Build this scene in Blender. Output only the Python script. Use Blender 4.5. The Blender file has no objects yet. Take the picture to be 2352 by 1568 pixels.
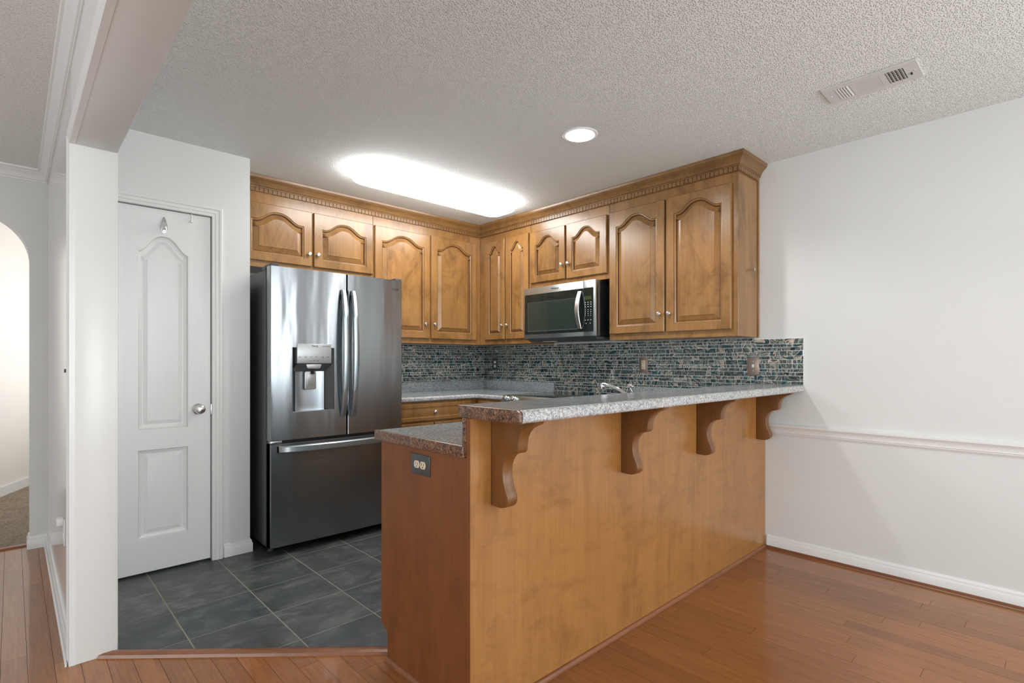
import bpy, bmesh, math, random
from mathutils import Matrix, Vector
R = math.radians
PI = math.pi
random.seed(7)
scene = bpy.context.scene
COL = scene.collection

# ------------------------------------------------------------------ camera
cam_d = bpy.data.cameras.new('camera')
cam = bpy.data.objects.new('camera', cam_d)
COL.objects.link(cam)
cam.location = (0.0, 0.0, 1.18)
cam.rotation_euler = (R(90), 0, R(-43.5))
cam_d.sensor_fit = 'HORIZONTAL'
cam_d.sensor_width = 36.0
cam_d.lens = 36.0 * 1211.0 / 2352.0
cam_d.shift_y = 46.0 / 2352.0
cam_d.clip_start = 0.02
scene.camera = cam

# ------------------------------------------------------------------ world and exposure
w = bpy.data.worlds.new('world')
scene.world = w
w.use_nodes = True
w.node_tree.nodes['Background'].inputs[0].default_value = (0.75, 0.85, 1.0, 1)
w.node_tree.nodes['Background'].inputs[1].default_value = 0.6
vs = scene.view_settings
vs.view_transform = 'Standard'
vs.look = 'None'
vs.gamma = 1.0
vs.exposure = 0.62
vs.use_curve_mapping = False

# ------------------------------------------------------------------ daylight through the unseen windows, plus an added arch room fill
def area(name, loc, rot, sx, sy, power, color):
    l = bpy.data.lights.new(name, 'AREA')
    l.shape = 'RECTANGLE'; l.size = sx; l.size_y = sy
    l.energy = power; l.color = color
    o = bpy.data.objects.new(name, l)
    COL.objects.link(o)
    o.location = loc; o.rotation_euler = rot
    return o
area('daylight_rear', (0.65, -2.83, 1.30), (R(103), 0, 0), 1.9, 1.9, 62, (0.91, 0.98, 1.0))
area('daylight_rear_right', (2.72, -2.83, 1.30), (R(103), 0, 0), 0.62, 1.9, 24, (0.91, 0.98, 1.0))
area('daylight_side', (3.53, -1.32, 1.30), (R(90), 0, R(90)), 0.26, 1.9, 10, (0.91, 0.98, 1.0))
area('daylight_left', (-3.73, 0.9, 1.35), (R(104), 0, R(-90)), 2.4, 1.6, 50, (0.92, 0.98, 1.0))
area('daylight_arch_room', (1.02, 6.3, 1.5), (R(90), 0, R(90)), 1.8, 1.6, 13, (1.0, 0.985, 0.96))  # added lamp with no window behind it, brightens the room beyond the arch
sp = bpy.data.lights.new('recessed_bulb', 'SPOT')
sp.energy = 34; sp.spot_size = R(150); sp.spot_blend = 0.35; sp.shadow_soft_size = 0.06; sp.color = (1.0, 0.98, 0.95)
spo = bpy.data.objects.new('recessed_bulb', sp); COL.objects.link(spo); spo.location = (2.29, 1.865, 2.425)
LAMP_TUBE = 11.0
LAMP_CAN = 14.0

# ------------------------------------------------------------------ node helpers
class NT:
    def __init__(s, name):
        s.m = bpy.data.materials.new(name); s.m.use_nodes = True
        s.t = s.m.node_tree; s.b = s.t.nodes['Principled BSDF']
    def n(s, kind, **kw):
        nd = s.t.nodes.new(kind)
        for k, v in kw.items():
            if k.startswith('i_'):
                nd.inputs[k[2:].replace('_', ' ')].default_value = v
            else: setattr(nd, k, v)
        return nd
    def l(s, a, b): s.t.links.new(a, b)
    def set(s, **kw):
        for k, v in kw.items(): s.b.inputs[k.replace('_', ' ')].default_value = v
    def coords(s, scale=(1, 1, 1), rot=(0, 0, 0), rnd=0.0):
        tc = s.n('ShaderNodeTexCoord'); mp = s.n('ShaderNodeMapping')
        mp.inputs['Scale'].default_value = scale; mp.inputs['Rotation'].default_value = rot
        src = tc.outputs['Object']
        if rnd:
            oi = s.n('ShaderNodeObjectInfo'); mu = s.n('ShaderNodeMath', operation='MULTIPLY'); mu.inputs[1].default_value = rnd
            s.l(oi.outputs['Random'], mu.inputs[0])
            ad = s.n('ShaderNodeVectorMath', operation='ADD'); s.l(src, ad.inputs[0]); s.l(mu.outputs[0], ad.inputs[1]); src = ad.outputs[0]
        s.l(src, mp.inputs['Vector'])
        return mp.outputs[0]
    def noise(s, vec, scale, detail=4, rough=0.55, dist=0.0):
        n = s.n('ShaderNodeTexNoise'); n.inputs['Scale'].default_value = scale; n.inputs['Detail'].default_value = detail
        n.inputs['Roughness'].default_value = rough; n.inputs['Distortion'].default_value = dist
        if vec is not None: s.l(vec, n.inputs['Vector'])
        return n.outputs['Fac']
    def ramp(s, fac, stops, interp='LINEAR'):
        r = s.n('ShaderNodeValToRGB'); r.color_ramp.interpolation = interp
        e = r.color_ramp.elements
        while len(e) < len(stops): e.new(0.5)
        for el, (p, c) in zip(e, stops):
            el.position = p; el.color = (c[0], c[1], c[2], 1)
        s.l(fac, r.inputs[0]); return r.outputs[0]
    def mix(s, fac, a, b, mode='MIX'):
        m = s.n('ShaderNodeMix', data_type='RGBA', blend_type=mode)
        for sock, v in ((m.inputs[0], fac), (m.inputs[6], a), (m.inputs[7], b)):
            if hasattr(v, 'links'): s.l(v, sock)
            elif isinstance(v, (int, float)): sock.default_value = v
            else: sock.default_value = (v[0], v[1], v[2], 1)
        return m.outputs[2]
    def bump(s, h, strength, dist=0.001, prev=None):
        b = s.n('ShaderNodeBump'); b.inputs['Strength'].default_value = strength; b.inputs['Distance'].default_value = dist
        s.l(h, b.inputs['Height'])
        if prev is not None: s.l(prev, b.inputs['Normal'])
        s.l(b.outputs[0], s.b.inputs['Normal']); return b.outputs[0]
    def base(s, c): s.l(c, s.b.inputs['Base Color'])

def plain(name, c, rough=0.5, metal=0.0, **kw):
    t = NT(name); t.set(Base_Color=(c[0], c[1], c[2], 1), Roughness=rough, Metallic=metal)
    for k, v in kw.items(): t.b.inputs[k.replace('_', ' ')].default_value = v
    # a faint procedural unevenness so nothing is perfectly flat
    n = t.noise(t.coords(), 40.0, 3)
    t.bump(n, 0.05, 0.0005)
    return t.m

def paint(name, c, rough=0.45, bs=0.12, coat=0.0):
    t = NT(name); v = t.coords()
    n = t.noise(v, 2.2, 3)
    t.base(t.ramp(n, [(0.3, [k * 0.975 for k in c]), (0.7, c)]))
    t.set(Roughness=rough)
    if coat: t.set(Coat_Weight=coat, Coat_Roughness=0.12)
    t.bump(t.noise(v, 220, 3), bs, 0.0008)
    return t.m

def wood(name, light, mid, dark, axis='z', rough=0.32, blotch=0.5, rnd=7.0, coat=0.25, fig=0.0, board=0.10, bw=0.085):
    t = NT(name)
    st = {'z': (5, 5, 0.7), 'x': (0.7, 5, 5), 'y': (5, 0.7, 5)}[axis]
    fine = {'z': (90, 90, 3.0), 'x': (3.0, 90, 90), 'y': (90, 3.0, 90)}[axis]
    v1 = t.coords(st, rnd=rnd); v2 = t.coords(fine, rnd=rnd); v3 = t.coords({'z': (1, 1, .55), 'x': (.55, 1, 1), 'y': (1, .55, 1)}[axis], rnd=rnd)
    g = t.noise(v1, 1.5, 6, 0.62, 0.5)
    c = t.ramp(g, [(0.30, mid), (0.5, light), (0.70, mid)])
    f = t.noise(v2, 1.0, 3, 0.6)
    c = t.mix(t.ramp(f, [(0.30, (0.20,) * 3), (0.55, (0, 0, 0))]), c, dark)
    bl = t.noise(v3, 5.5, 7, 0.70, 0.9)
    c = t.mix(t.ramp(bl, [(0.50, (0, 0, 0)), (0.68, (blotch, blotch, blotch))]), c, dark)
    if board:
        # glued-up boards of slightly different tone
        tc = t.n('ShaderNodeTexCoord'); sp2 = t.n('ShaderNodeSeparateXYZ'); t.l(tc.outputs['Object'], sp2.inputs[0])
        sm = t.n('ShaderNodeMath', operation='ADD')
        a_, b_ = {'z': ('X', 'Y'), 'x': ('Y', 'Z'), 'y': ('X', 'Z')}[axis]
        t.l(sp2.outputs[a_], sm.inputs[0]); t.l(sp2.outputs[b_], sm.inputs[1])
        dv = t.n('ShaderNodeMath', operation='DIVIDE'); dv.inputs[1].default_value = bw; t.l(sm.outputs[0], dv.inputs[0])
        fl = t.n('ShaderNodeMath', operation='FLOOR'); t.l(dv.outputs[0], fl.inputs[0])
        wn = t.n('ShaderNodeTexWhiteNoise', noise_dimensions='1D'); t.l(fl.outputs[0], wn.inputs['W'])
        tint = t.ramp(wn.outputs['Value'], [(0, (1 - board,) * 3), (1, (1 + board, 1 + board * .9, 1 + board * .8))])
        c = t.mix(1.0, c, tint, 'MULTIPLY')
    if fig:
        fv = t.coords({'z': (2.2, 2.2, 5.5), 'x': (5.5, 2.2, 2.2), 'y': (2.2, 5.5, 2.2)}[axis], rot=(0, R(8), 0), rnd=rnd)
        fn = t.noise(fv, 3.0, 5, 0.62, 0.4)
        c = t.mix(t.ramp(fn, [(0.52, (0, 0, 0)), (0.75, (fig, fig, fig))]), c, dark)
    t.base(c); t.set(Roughness=rough, Coat_Weight=coat, Coat_Roughness=0.18)
    t.bump(f, 0.04, 0.0005)
    return t.m

def granite(name, cols, rough=0.3, dark=(0.03, 0.03, 0.035), amount=0.5):
    t = NT(name); v = t.coords()
    n1 = t.noise(v, 95, 6, 0.78, 1.0)
    n2 = t.noise(v, 190, 5, 0.75, 1.4)
    n3 = t.noise(v, 7, 3, 0.5)
    a = t.ramp(n1, [(0.36, cols[0]), (0.47, cols[1]), (0.56, cols[2]), (0.66, cols[3])])
    sp_ = t.ramp(n2, [(0.40, (amount, amount, amount)), (0.49, (0, 0, 0))])
    c = t.mix(sp_, a, dark)
    c = t.mix(t.ramp(n3, [(0.45, (0, 0, 0)), (0.75, (0.28, 0.28, 0.28))]), c, cols[0])
    t.base(c); t.set(Roughness=rough)
    t.bump(n2, 0.04, 0.0004)
    return t.m

M = {}
M['wall'] = paint('wall_paint', (0.755, 0.762, 0.752), 0.45)
M['wall_gloss'] = paint('hall_wall_paint', (0.75, 0.755, 0.745), 0.13, 0.02, 0.6)
M['trim'] = paint('trim_paint', (0.82, 0.825, 0.815), 0.28, 0.05)
M['carpetwall'] = paint('arch_room_paint', (0.82, 0.80, 0.77), 0.5)
# popcorn ceiling
def popcorn(name, c, s, dist):
    t = NT(name); v = t.coords()
    vo = t.n('ShaderNodeTexVoronoi'); vo.inputs['Scale'].default_value = s; vo.inputs['Randomness'].default_value = 1.0
    t.l(v, vo.inputs['Vector'])
    h = t.ramp(vo.outputs['Distance'], [(0.0, (1, 1, 1)), (0.30, (0.6, 0.6, 0.6)), (0.52, (0, 0, 0))])
    n = t.noise(v, s * 1.3, 4, 0.7)
    m = t.n('ShaderNodeMath', operation='MULTIPLY'); t.l(h, m.inputs[0]); t.l(n, m.inputs[1])
    t.set(Base_Color=(c[0], c[1], c[2], 1), Roughness=0.8)
    t.bump(m.outputs[0], 1.0, dist)
    return t.m
M['ceiling'] = popcorn('popcorn_ceiling', (0.86, 0.88, 0.865), 135, 0.007)
M['ceiling_hall'] = popcorn('hall_ceiling', (0.87, 0.88, 0.86), 135, 0.004)
L_, D_ = (0.330, 0.168, 0.054), (0.095, 0.038, 0.011)
M['maple'] = wood('maple_cabinet', L_, (0.255, 0.118, 0.034), D_, 'z', 0.28, 0.62, board=0.15)
M['glaze'] = plain('dark_glaze_line', (0.085, 0.034, 0.011), 0.4)  # darker colour on the door panel groove rings
M['maple_h'] = wood('maple_trim', (0.26, 0.132, 0.044), (0.19, 0.092, 0.029), (0.065, 0.029, 0.010), 'x', 0.35, 0.45, board=0)
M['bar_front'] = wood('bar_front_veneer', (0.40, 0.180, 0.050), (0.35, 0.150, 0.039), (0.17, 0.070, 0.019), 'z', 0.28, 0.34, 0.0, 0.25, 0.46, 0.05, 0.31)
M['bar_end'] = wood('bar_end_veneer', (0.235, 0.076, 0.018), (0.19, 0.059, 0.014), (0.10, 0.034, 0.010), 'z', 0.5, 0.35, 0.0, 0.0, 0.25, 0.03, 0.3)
M['corbel'] = wood('corbel_wood', (0.205, 0.082, 0.021), (0.16, 0.060, 0.016), (0.08, 0.030, 0.009), 'z', 0.34, 0.3, 5.0, 0.2, board=0)
M['shoe'] = wood('shoe_moulding_wood', (0.26, 0.09, 0.030), (0.19, 0.062, 0.02), (0.10, 0.034, 0.012), 'x', 0.35, 0.3, board=0)
M['shoe_y'] = wood('shoe_moulding_wood_side', (0.20, 0.066, 0.02), (0.14, 0.045, 0.014), (0.07, 0.022, 0.007), 'y', 0.3, 0.3, board=0)
M['lam'] = granite('laminate_grey', [(0.13, 0.145, 0.155), (0.27, 0.30, 0.315), (0.42, 0.455, 0.47), (0.56, 0.60, 0.60)], 0.17, (0.05, 0.055, 0.06), 0.35)  # lightened and blued to carry the worktops' grazing reflection in the colour
M['lam_edge'] = granite('laminate_front_edge', [(0.20, 0.195, 0.21), (0.46, 0.455, 0.46), (0.66, 0.65, 0.63), (0.78, 0.77, 0.75)], 0.25, (0.05, 0.05, 0.075), 0.9)  # paler copy of the laminate, window daylight on the edge painted in
M['lam_cap'] = granite('laminate_end_cap', [(0.035, 0.024, 0.022), (0.12, 0.058, 0.034), (0.36, 0.175, 0.09), (0.52, 0.31, 0.18)], 0.35, (0.02, 0.014, 0.014), 0.8)
# brushed steel
def steel(name, c, rough, aniso=0.75, wav=0.0):
    t = NT(name)
    t.set(Base_Color=(c[0], c[1], c[2], 1), Metallic=1.0, Roughness=rough, Anisotropic=aniso, Anisotropic_Rotation=0.25)
    tg = t.n('ShaderNodeTangent', direction_type='UV_MAP'); tg.uv_map = 'UVMap'
    t.l(tg.outputs[0], t.b.inputs['Tangent'])
    v = t.coords((2, 2, 900))
    n = t.noise(v, 1.0, 2, 0.6)
    nn = t.bump(n, 0.03, 0.0004)
    if wav:
        v2 = t.coords((7.0, 1, 1.3)); n2 = t.noise(v2, 1.0, 2, 0.4)
        t.bump(n2, wav, 0.02, nn)
    return t.m
M['steel'] = steel('brushed_steel_door', (0.36, 0.38, 0.40), 0.20, 0.92, 0.22)
M['steel_b'] = steel('bright_brushed_steel', (0.46, 0.52, 0.55), 0.33, 0.5)
M['fridge_side'] = plain('dark_grey_enamel', (0.10, 0.112, 0.112), 0.34, 0.3)
M['gasket'] = plain('dark_gasket', (0.012, 0.012, 0.014), 0.6)
M['black'] = plain('black_plastic', (0.008, 0.010, 0.010), 0.25)
M['glass_black'] = plain('black_glass', (0.010, 0.016, 0.014), 0.05, 0.0)
M['glass_win'] = plain('tinted_door_window', (0.022, 0.034, 0.028), 0.06, 0.0)
M['disp_panel'] = plain('silver_dispenser_panel', (0.52, 0.53, 0.54), 0.35, 0.5)
M['disp_wall'] = steel('dispenser_cavity_steel', (0.58, 0.64, 0.70), 0.35, 0.2)
M['grey_plastic'] = plain('dark_grey_plastic', (0.07, 0.075, 0.078), 0.4)
M['nickel'] = plain('satin_nickel', (0.70, 0.71, 0.71), 0.28, 1.0)
M['chrome'] = plain('polished_chrome', (0.85, 0.86, 0.88), 0.08, 1.0)
M['ink'] = plain('grey_print', (0.10, 0.10, 0.11), 0.5)
M['logo'] = plain('engraved_logo', (0.06, 0.06, 0.065), 0.3, 0.6)
M['whiteink'] = plain('white_print', (0.75, 0.80, 0.80), 0.5)
M['ivory'] = plain('ivory_plastic', (0.72, 0.62, 0.45), 0.35)
M['white_plastic'] = plain('white_plastic', (0.85, 0.85, 0.85), 0.35)
M['bronze'] = plain('brushed_bronze_plate', (0.36, 0.28, 0.24), 0.38, 0.7)
M['pewter'] = plain('dark_pewter_plate', (0.10, 0.105, 0.105), 0.4, 0.5)
M['vent'] = plain('white_register_enamel', (0.66, 0.66, 0.64), 0.4)
M['void'] = plain('dark_duct', (0.10, 0.10, 0.095), 0.8)
def emit(name, c, s):
    t = NT(name); t.set(Base_Color=(0.9, 0.9, 0.9, 1), Roughness=0.4, Emission_Color=(c[0], c[1], c[2], 1), Emission_Strength=s)
    return t.m
M['tube'] = emit('lit_diffuser', (1.0, 1.0, 0.985), LAMP_TUBE)
M['can'] = emit('lit_lens', (1.0, 0.99, 0.96), LAMP_CAN)
# per-tile colour attribute materials
def attr_color(t):
    a = t.n('ShaderNodeAttribute'); a.attribute_name = 'rnd'
    return a
def planks_mat():
    t = NT('hardwood_planks'); a = attr_color(t)
    sep = t.n('ShaderNodeSeparateColor'); t.l(a.outputs['Color'], sep.inputs[0])
    tc = t.n('ShaderNodeTexCoord'); ad = t.n('ShaderNodeVectorMath', operation='MULTIPLY_ADD')
    t.l(a.outputs['Color'], ad.inputs[0]); ad.inputs[1].default_value = (9, 30, 5); t.l(tc.outputs['Object'], ad.inputs[2])
    mp = t.n('ShaderNodeMapping'); mp.inputs['Scale'].default_value = (14, 1.2, 1); t.l(ad.outputs[0], mp.inputs['Vector'])
    g = t.noise(mp.outputs[0], 1.6, 6, 0.62, 1.6)
    mp2 = t.n('ShaderNodeMapping'); mp2.inputs['Scale'].default_value = (130, 5, 1); t.l(ad.outputs[0], mp2.inputs['Vector'])
    f = t.noise(mp2.outputs[0], 1.0, 3, 0.7)
    c = t.ramp(g, [(0.25, (0.245, 0.086, 0.023)), (0.5, (0.345, 0.135, 0.038)), (0.78, (0.275, 0.098, 0.027))])
    c = t.mix(t.ramp(f, [(0.35, (0.35,) * 3), (0.6, (0, 0, 0))]), c, (0.13, 0.038, 0.014))
    tint = t.ramp(sep.outputs[0], [(0, (0.82, 0.78, 0.76)), (1, (1.12, 1.12, 1.08))])
    c = t.mix(1.0, c, tint, 'MULTIPLY')
    t.base(c); t.set(Roughness=0.32, Specular_IOR_Level=0.35, Coat_Weight=0.45, Coat_Roughness=0.045)
    t.bump(g, 0.03, 0.0005)
    return t.m
def slate_mat():
    t = NT('slate_tile'); a = attr_color(t)
    sep = t.n('ShaderNodeSeparateColor'); t.l(a.outputs['Color'], sep.inputs[0])
    tc = t.n('ShaderNodeTexCoord'); ad = t.n('ShaderNodeVectorMath', operation='MULTIPLY_ADD')
    t.l(a.outputs['Color'], ad.inputs[0]); ad.inputs[1].default_value = (9, 30, 5); t.l(tc.outputs['Object'], ad.inputs[2])
    mp = t.n('ShaderNodeMapping'); mp.inputs['Scale'].default_value = (1, 1.35, 1); t.l(ad.outputs[0], mp.inputs['Vector'])
    g = t.noise(mp.outputs[0], 7, 9, 0.68, 0.5)
    f = t.noise(mp.outputs[0], 60, 5, 0.75)
    c = t.ramp(g, [(0.3, (0.038, 0.046, 0.049)), (0.50, (0.068, 0.077, 0.080)), (0.72, (0.165, 0.17, 0.168))])
    c = t.mix(t.ramp(f, [(0.4, (0.3,) * 3), (0.62, (0, 0, 0))]), c, (0.03, 0.033, 0.036))
    tint = t.ramp(sep.outputs[0], [(0, (0.80, 0.84, 0.88)), (1, (1.25, 1.16, 1.12))])
    t.base(t.mix(1.0, c, tint, 'MULTIPLY')); t.set(Roughness=0.42)
    t.bump(g, 0.35, 0.004)
    return t.m
def mosaic_mat():
    t = NT('swirled_glass_mosaic'); a = attr_color(t)
    sep = t.n('ShaderNodeSeparateColor'); t.l(a.outputs['Color'], sep.inputs[0])
    tc = t.n('ShaderNodeTexCoord'); ad = t.n('ShaderNodeVectorMath', operation='MULTIPLY_ADD')
    t.l(a.outputs['Color'], ad.inputs[0]); ad.inputs[1].default_value = (0.25, 0.35, 0.6); t.l(tc.outputs['Object'], ad.inputs[2])
    n0 = t.n('ShaderNodeTexNoise'); n0.inputs['Scale'].default_value = 9; n0.inputs['Detail'].default_value = 2; n0.inputs['Distortion'].default_value = 0.9
    t.l(ad.outputs[0], n0.inputs['Vector'])
    m = t.n('ShaderNodeMath', operation='MULTIPLY'); m.inputs[1].default_value = 3.4; t.l(n0.outputs['Fac'], m.inputs[0])
    a1 = t.n('ShaderNodeMath', operation='ADD'); t.l(m.outputs[0], a1.inputs[0]); t.l(sep.outputs[0], a1.inputs[1])
    fr_ = t.n('ShaderNodeMath', operation='FRACT'); t.l(a1.outputs[0], fr_.inputs[0])
    band = t.ramp(fr_.outputs[0], [(0.0, (0.028, 0.034, 0.038)), (0.11, (0.10, 0.12, 0.115)), (0.19, (0.30, 0.30, 0.27)), (0.26, (0.15, 0.16, 0.15)), (0.35, (0.020, 0.085, 0.095)), (0.44, (0.012, 0.040, 0.055)),
                                  (0.52, (0.024, 0.026, 0.028)), (0.58, (0.36, 0.32, 0.28)), (0.68, (0.20, 0.205, 0.19)), (0.78, (0.040, 0.040, 0.040)), (0.88, (0.09, 0.17, 0.165)), (0.94, (0.22, 0.23, 0.21)), (1.0, (0.028, 0.034, 0.038))])
    tint = t.ramp(sep.outputs[1], [(0.0, (0.60, 0.66, 0.70)), (0.3, (1.15, 1.15, 1.12)), (0.6, (1.5, 1.40, 1.28)), (0.85, (2.0, 1.80, 1.64)), (1.0, (0.75, 0.88, 0.98))])
    t.base(t.mix(1.0, band, tint, 'MULTIPLY')); t.set(Roughness=0.14)
    t.bump(n0.outputs['Fac'], 0.2, 0.002)
    return t.m
def carpet_mat():
    t = NT('beige_carpet'); v = t.coords()
    n = t.noise(v, 55, 6, 0.8); n2 = t.noise(v, 8, 3, 0.6)
    c = t.ramp(n, [(0.3, (0.20, 0.145, 0.10)), (0.5, (0.46, 0.36, 0.26)), (0.7, (0.70, 0.57, 0.43))])
    c = t.mix(t.ramp(n2, [(0.4, (0, 0, 0)), (0.7, (0.3,) * 3)]), c, (0.22, 0.17, 0.12))
    t.base(c); t.set(Roughness=1.0); t.bump(n, 1.0, 0.02); return t.m
M['planks'] = planks_mat(); M['slate'] = slate_mat(); M['mosaic'] = mosaic_mat(); M['carpet'] = carpet_mat()
M['plank_gap'] = plain('plank_gap', (0.05, 0.016, 0.008), 0.7)
M['grout'] = plain('floor_grout', (0.26, 0.26, 0.20), 0.9)
M['grout_mosaic'] = plain('mosaic_grout', (0.30, 0.29, 0.275), 0.8)

# ------------------------------------------------------------------ mesh helpers
class MB:
    def __init__(s, mat=None):
        s.bm = bmesh.new(); s.M = mat or Matrix(); s.slot = 0
    def add(s, verts, faces):
        vs_ = [s.bm.verts.new(s.M @ Vector(v)) for v in verts]
        out = []
        for f in faces:
            try:
                fc = s.bm.faces.new([vs_[i] for i in f]); fc.material_index = s.slot; out.append(fc)
            except ValueError: pass
        return out
    def merge(s, b2):
        me = bpy.data.meshes.new('tmp'); b2.to_mesh(me); b2.free()
        me.transform(s.M)
        n0 = len(s.bm.faces)
        s.bm.from_mesh(me); bpy.data.meshes.remove(me)
        s.bm.faces.ensure_lookup_table()
        for i in range(n0, len(s.bm.faces)): s.bm.faces[i].material_index = s.slot
    def box(s, x0, x1, y0, y1, z0, z1, bev=0.0, seg=2):
        b = bmesh.new()
        v = [b.verts.new(p) for p in ((x0, y0, z0), (x1, y0, z0), (x1, y1, z0), (x0, y1, z0), (x0, y0, z1), (x1, y0, z1), (x1, y1, z1), (x0, y1, z1))]
        for f in ((3, 2, 1, 0), (4, 5, 6, 7), (0, 1, 5, 4), (1, 2, 6, 5), (2, 3, 7, 6), (3, 0, 4, 7)): b.faces.new([v[i] for i in f])
        if bev: bmesh.ops.bevel(b, geom=b.edges[:], offset=bev, segments=seg, affect='EDGES', profile=0.5)
        s.merge(b); return s
    def prism(s, pts, axis, a, b_, bev=0.0, seg=2):
        # pts: closed 2D outline; axis 'x': pts=(y,z), 'y': pts=(x,z), 'z': pts=(x,y)
        def P(p, t):
            return {'x': (t, p[0], p[1]), 'y': (p[0], t, p[1]), 'z': (p[0], p[1], t)}[axis]
        b = bmesh.new(); n = len(pts)
        v0 = [b.verts.new(P(p, a)) for p in pts]; v1 = [b.verts.new(P(p, b_)) for p in pts]
        f0 = b.faces.new(v0); f1 = b.faces.new(list(reversed(v1)))
        for i in range(n): b.faces.new((v0[i], v1[i], v1[(i + 1) % n], v0[(i + 1) % n]))
        bmesh.ops.recalc_face_normals(b, faces=b.faces[:])
        if bev:
            es = [e for e in b.edges if (f0 in e.link_faces) or (f1 in e.link_faces)]
            bmesh.ops.bevel(b, geom=es, offset=bev, segments=seg, affect='EDGES', profile=0.5)
        s.merge(b); return s
    def lathe(s, prof, c=(0, 0, 0), axis='z', n=24):
        # prof: (radius, height) pairs
        verts = []; faces = []
        def P(r, h, a):
            x, y = r * math.cos(a), r * math.sin(a)
            q = {'z': (x, y, h), 'x': (h, x, y), '-x': (-h, y, x), 'y': (y, h, x), '-y': (x, -h, y)}[axis]
            return (q[0] + c[0], q[1] + c[1], q[2] + c[2])
        for r, h in prof:
            for i in range(n): verts.append(P(max(r, 1e-5), h, 2 * PI * i / n))
        for j in range(len(prof) - 1):
            for i in range(n):
                k = (i + 1) % n
                faces.append((j * n + i, j * n + k, (j + 1) * n + k, (j + 1) * n + i))
        faces.append(tuple(reversed(range(n)))); faces.append(tuple(range((len(prof) - 1) * n, len(prof) * n)))
        s.add(verts, faces); return s
    def tube(s, pts, r, n=10, sec=None):
        # sec: optional elliptical (a,b) half sizes
        pts = [Vector(p) for p in pts]; verts = []; faces = []; up0 = None
        for i, p in enumerate(pts):
            d = (pts[min(i + 1, len(pts) - 1)] - pts[max(i - 1, 0)]).normalized()
            if up0 is None:
                up0 = Vector((0, 0, 1)) if abs(d.z) < 0.9 else Vector((1, 0, 0))
            u = d.cross(up0).normalized(); up = u.cross(d).normalized(); up0 = up
            rr = r[i] if isinstance(r, (list, tuple)) else r
            for k in range(n):
                a = 2 * PI * k / n
                A, B = (sec if sec else (rr, rr))
                verts.append(p + u * (A * math.cos(a)) + up * (B * math.sin(a)))
        for i in range(len(pts) - 1):
            for k in range(n):
                q = (k + 1) % n
                faces.append((i * n + k, i * n + q, (i + 1) * n + q, (i + 1) * n + k))
        faces.append(tuple(reversed(range(n)))); faces.append(tuple(range((len(pts) - 1) * n, len(pts) * n)))
        s.add(verts, faces); return s
    def sweep(s, path, prof, closed=True):
        # path: list of 2D (x,y) face-line points; outward side = right of travel; prof: list of (outward, z)
        n = len(path); sec = []
        for i, p in enumerate(path):
            p = Vector(p)
            def nrm(a, b):
                d = (Vector(b) - Vector(a)).normalized(); return Vector((d.y, -d.x))
            if i == 0: m = nrm(path[0], path[1]); k = 1
            elif i == n - 1: m = nrm(path[-2], path[-1]); k = 1
            else:
                a, b = nrm(path[i - 1], path[i]), nrm(path[i], path[i + 1])
                m = (a + b).normalized(); k = 1 / max(0.2, m.dot(a))
            sec.append([(p.x + m.x * o * k, p.y + m.y * o * k, z) for o, z in prof])
        q = len(prof); verts = [v for r_ in sec for v in r_]; faces = []
        for i in range(n - 1):
            for j in range(q if closed else q - 1):
                k = (j + 1) % q
                faces.append((i * q + j, i * q + k, (i + 1) * q + k, (i + 1) * q + j))
        if closed:
            faces.append(tuple(range(q))); faces.append(tuple(reversed(range((n - 1) * q, n * q))))
        s.add(verts, faces); return s
    def build(s, name, mats, parent=None, org=None, smooth=30, uv=None, recalc=True, kind=None):
        if org is None: org = ORG.get(parent.name) if parent else (0, 0, 0)
        bm = s.bm
        if recalc: bmesh.ops.recalc_face_normals(bm, faces=bm.faces[:])
        me = bpy.data.meshes.new(name)
        bmesh.ops.translate(bm, verts=bm.verts[:], vec=(-org[0], -org[1], -org[2]))
        if uv:
            ul = bm.loops.layers.uv.new('UVMap')
            a, b = uv
            for f in bm.faces:
                for lp in f.loops: lp[ul].uv = (lp.vert.co[a], lp.vert.co[b])
        bm.to_mesh(me); bm.free()
        if smooth:
            for p in me.polygons: p.use_smooth = True
            me.set_sharp_from_angle(angle=R(smooth))
        for m in (mats if isinstance(mats, list) else [mats]): me.materials.append(m)
        o = bpy.data.objects.new(name, me); COL.objects.link(o)
        if parent: o.parent = parent
        else: o.location = org
        ORG[o.name] = org
        if kind: o['kind'] = kind
        return o
ORG = {}
def thing(name, loc, label, cat, group=None):
    o = bpy.data.objects.new(name, None); COL.objects.link(o); o.location = loc
    o.empty_display_size = 0.05
    ORG[o.name] = loc
    return tag(o, label, cat, group)
def tag(o, label, cat, group=None):
    o['label'] = label; o['category'] = cat
    if group: o['group'] = group
    return o
def struct(name, mb, mat, **kw):
    return mb.build(name, mat, kind='structure', **kw)
def bx(*a, **k): return MB().box(*a, **k)

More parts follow.
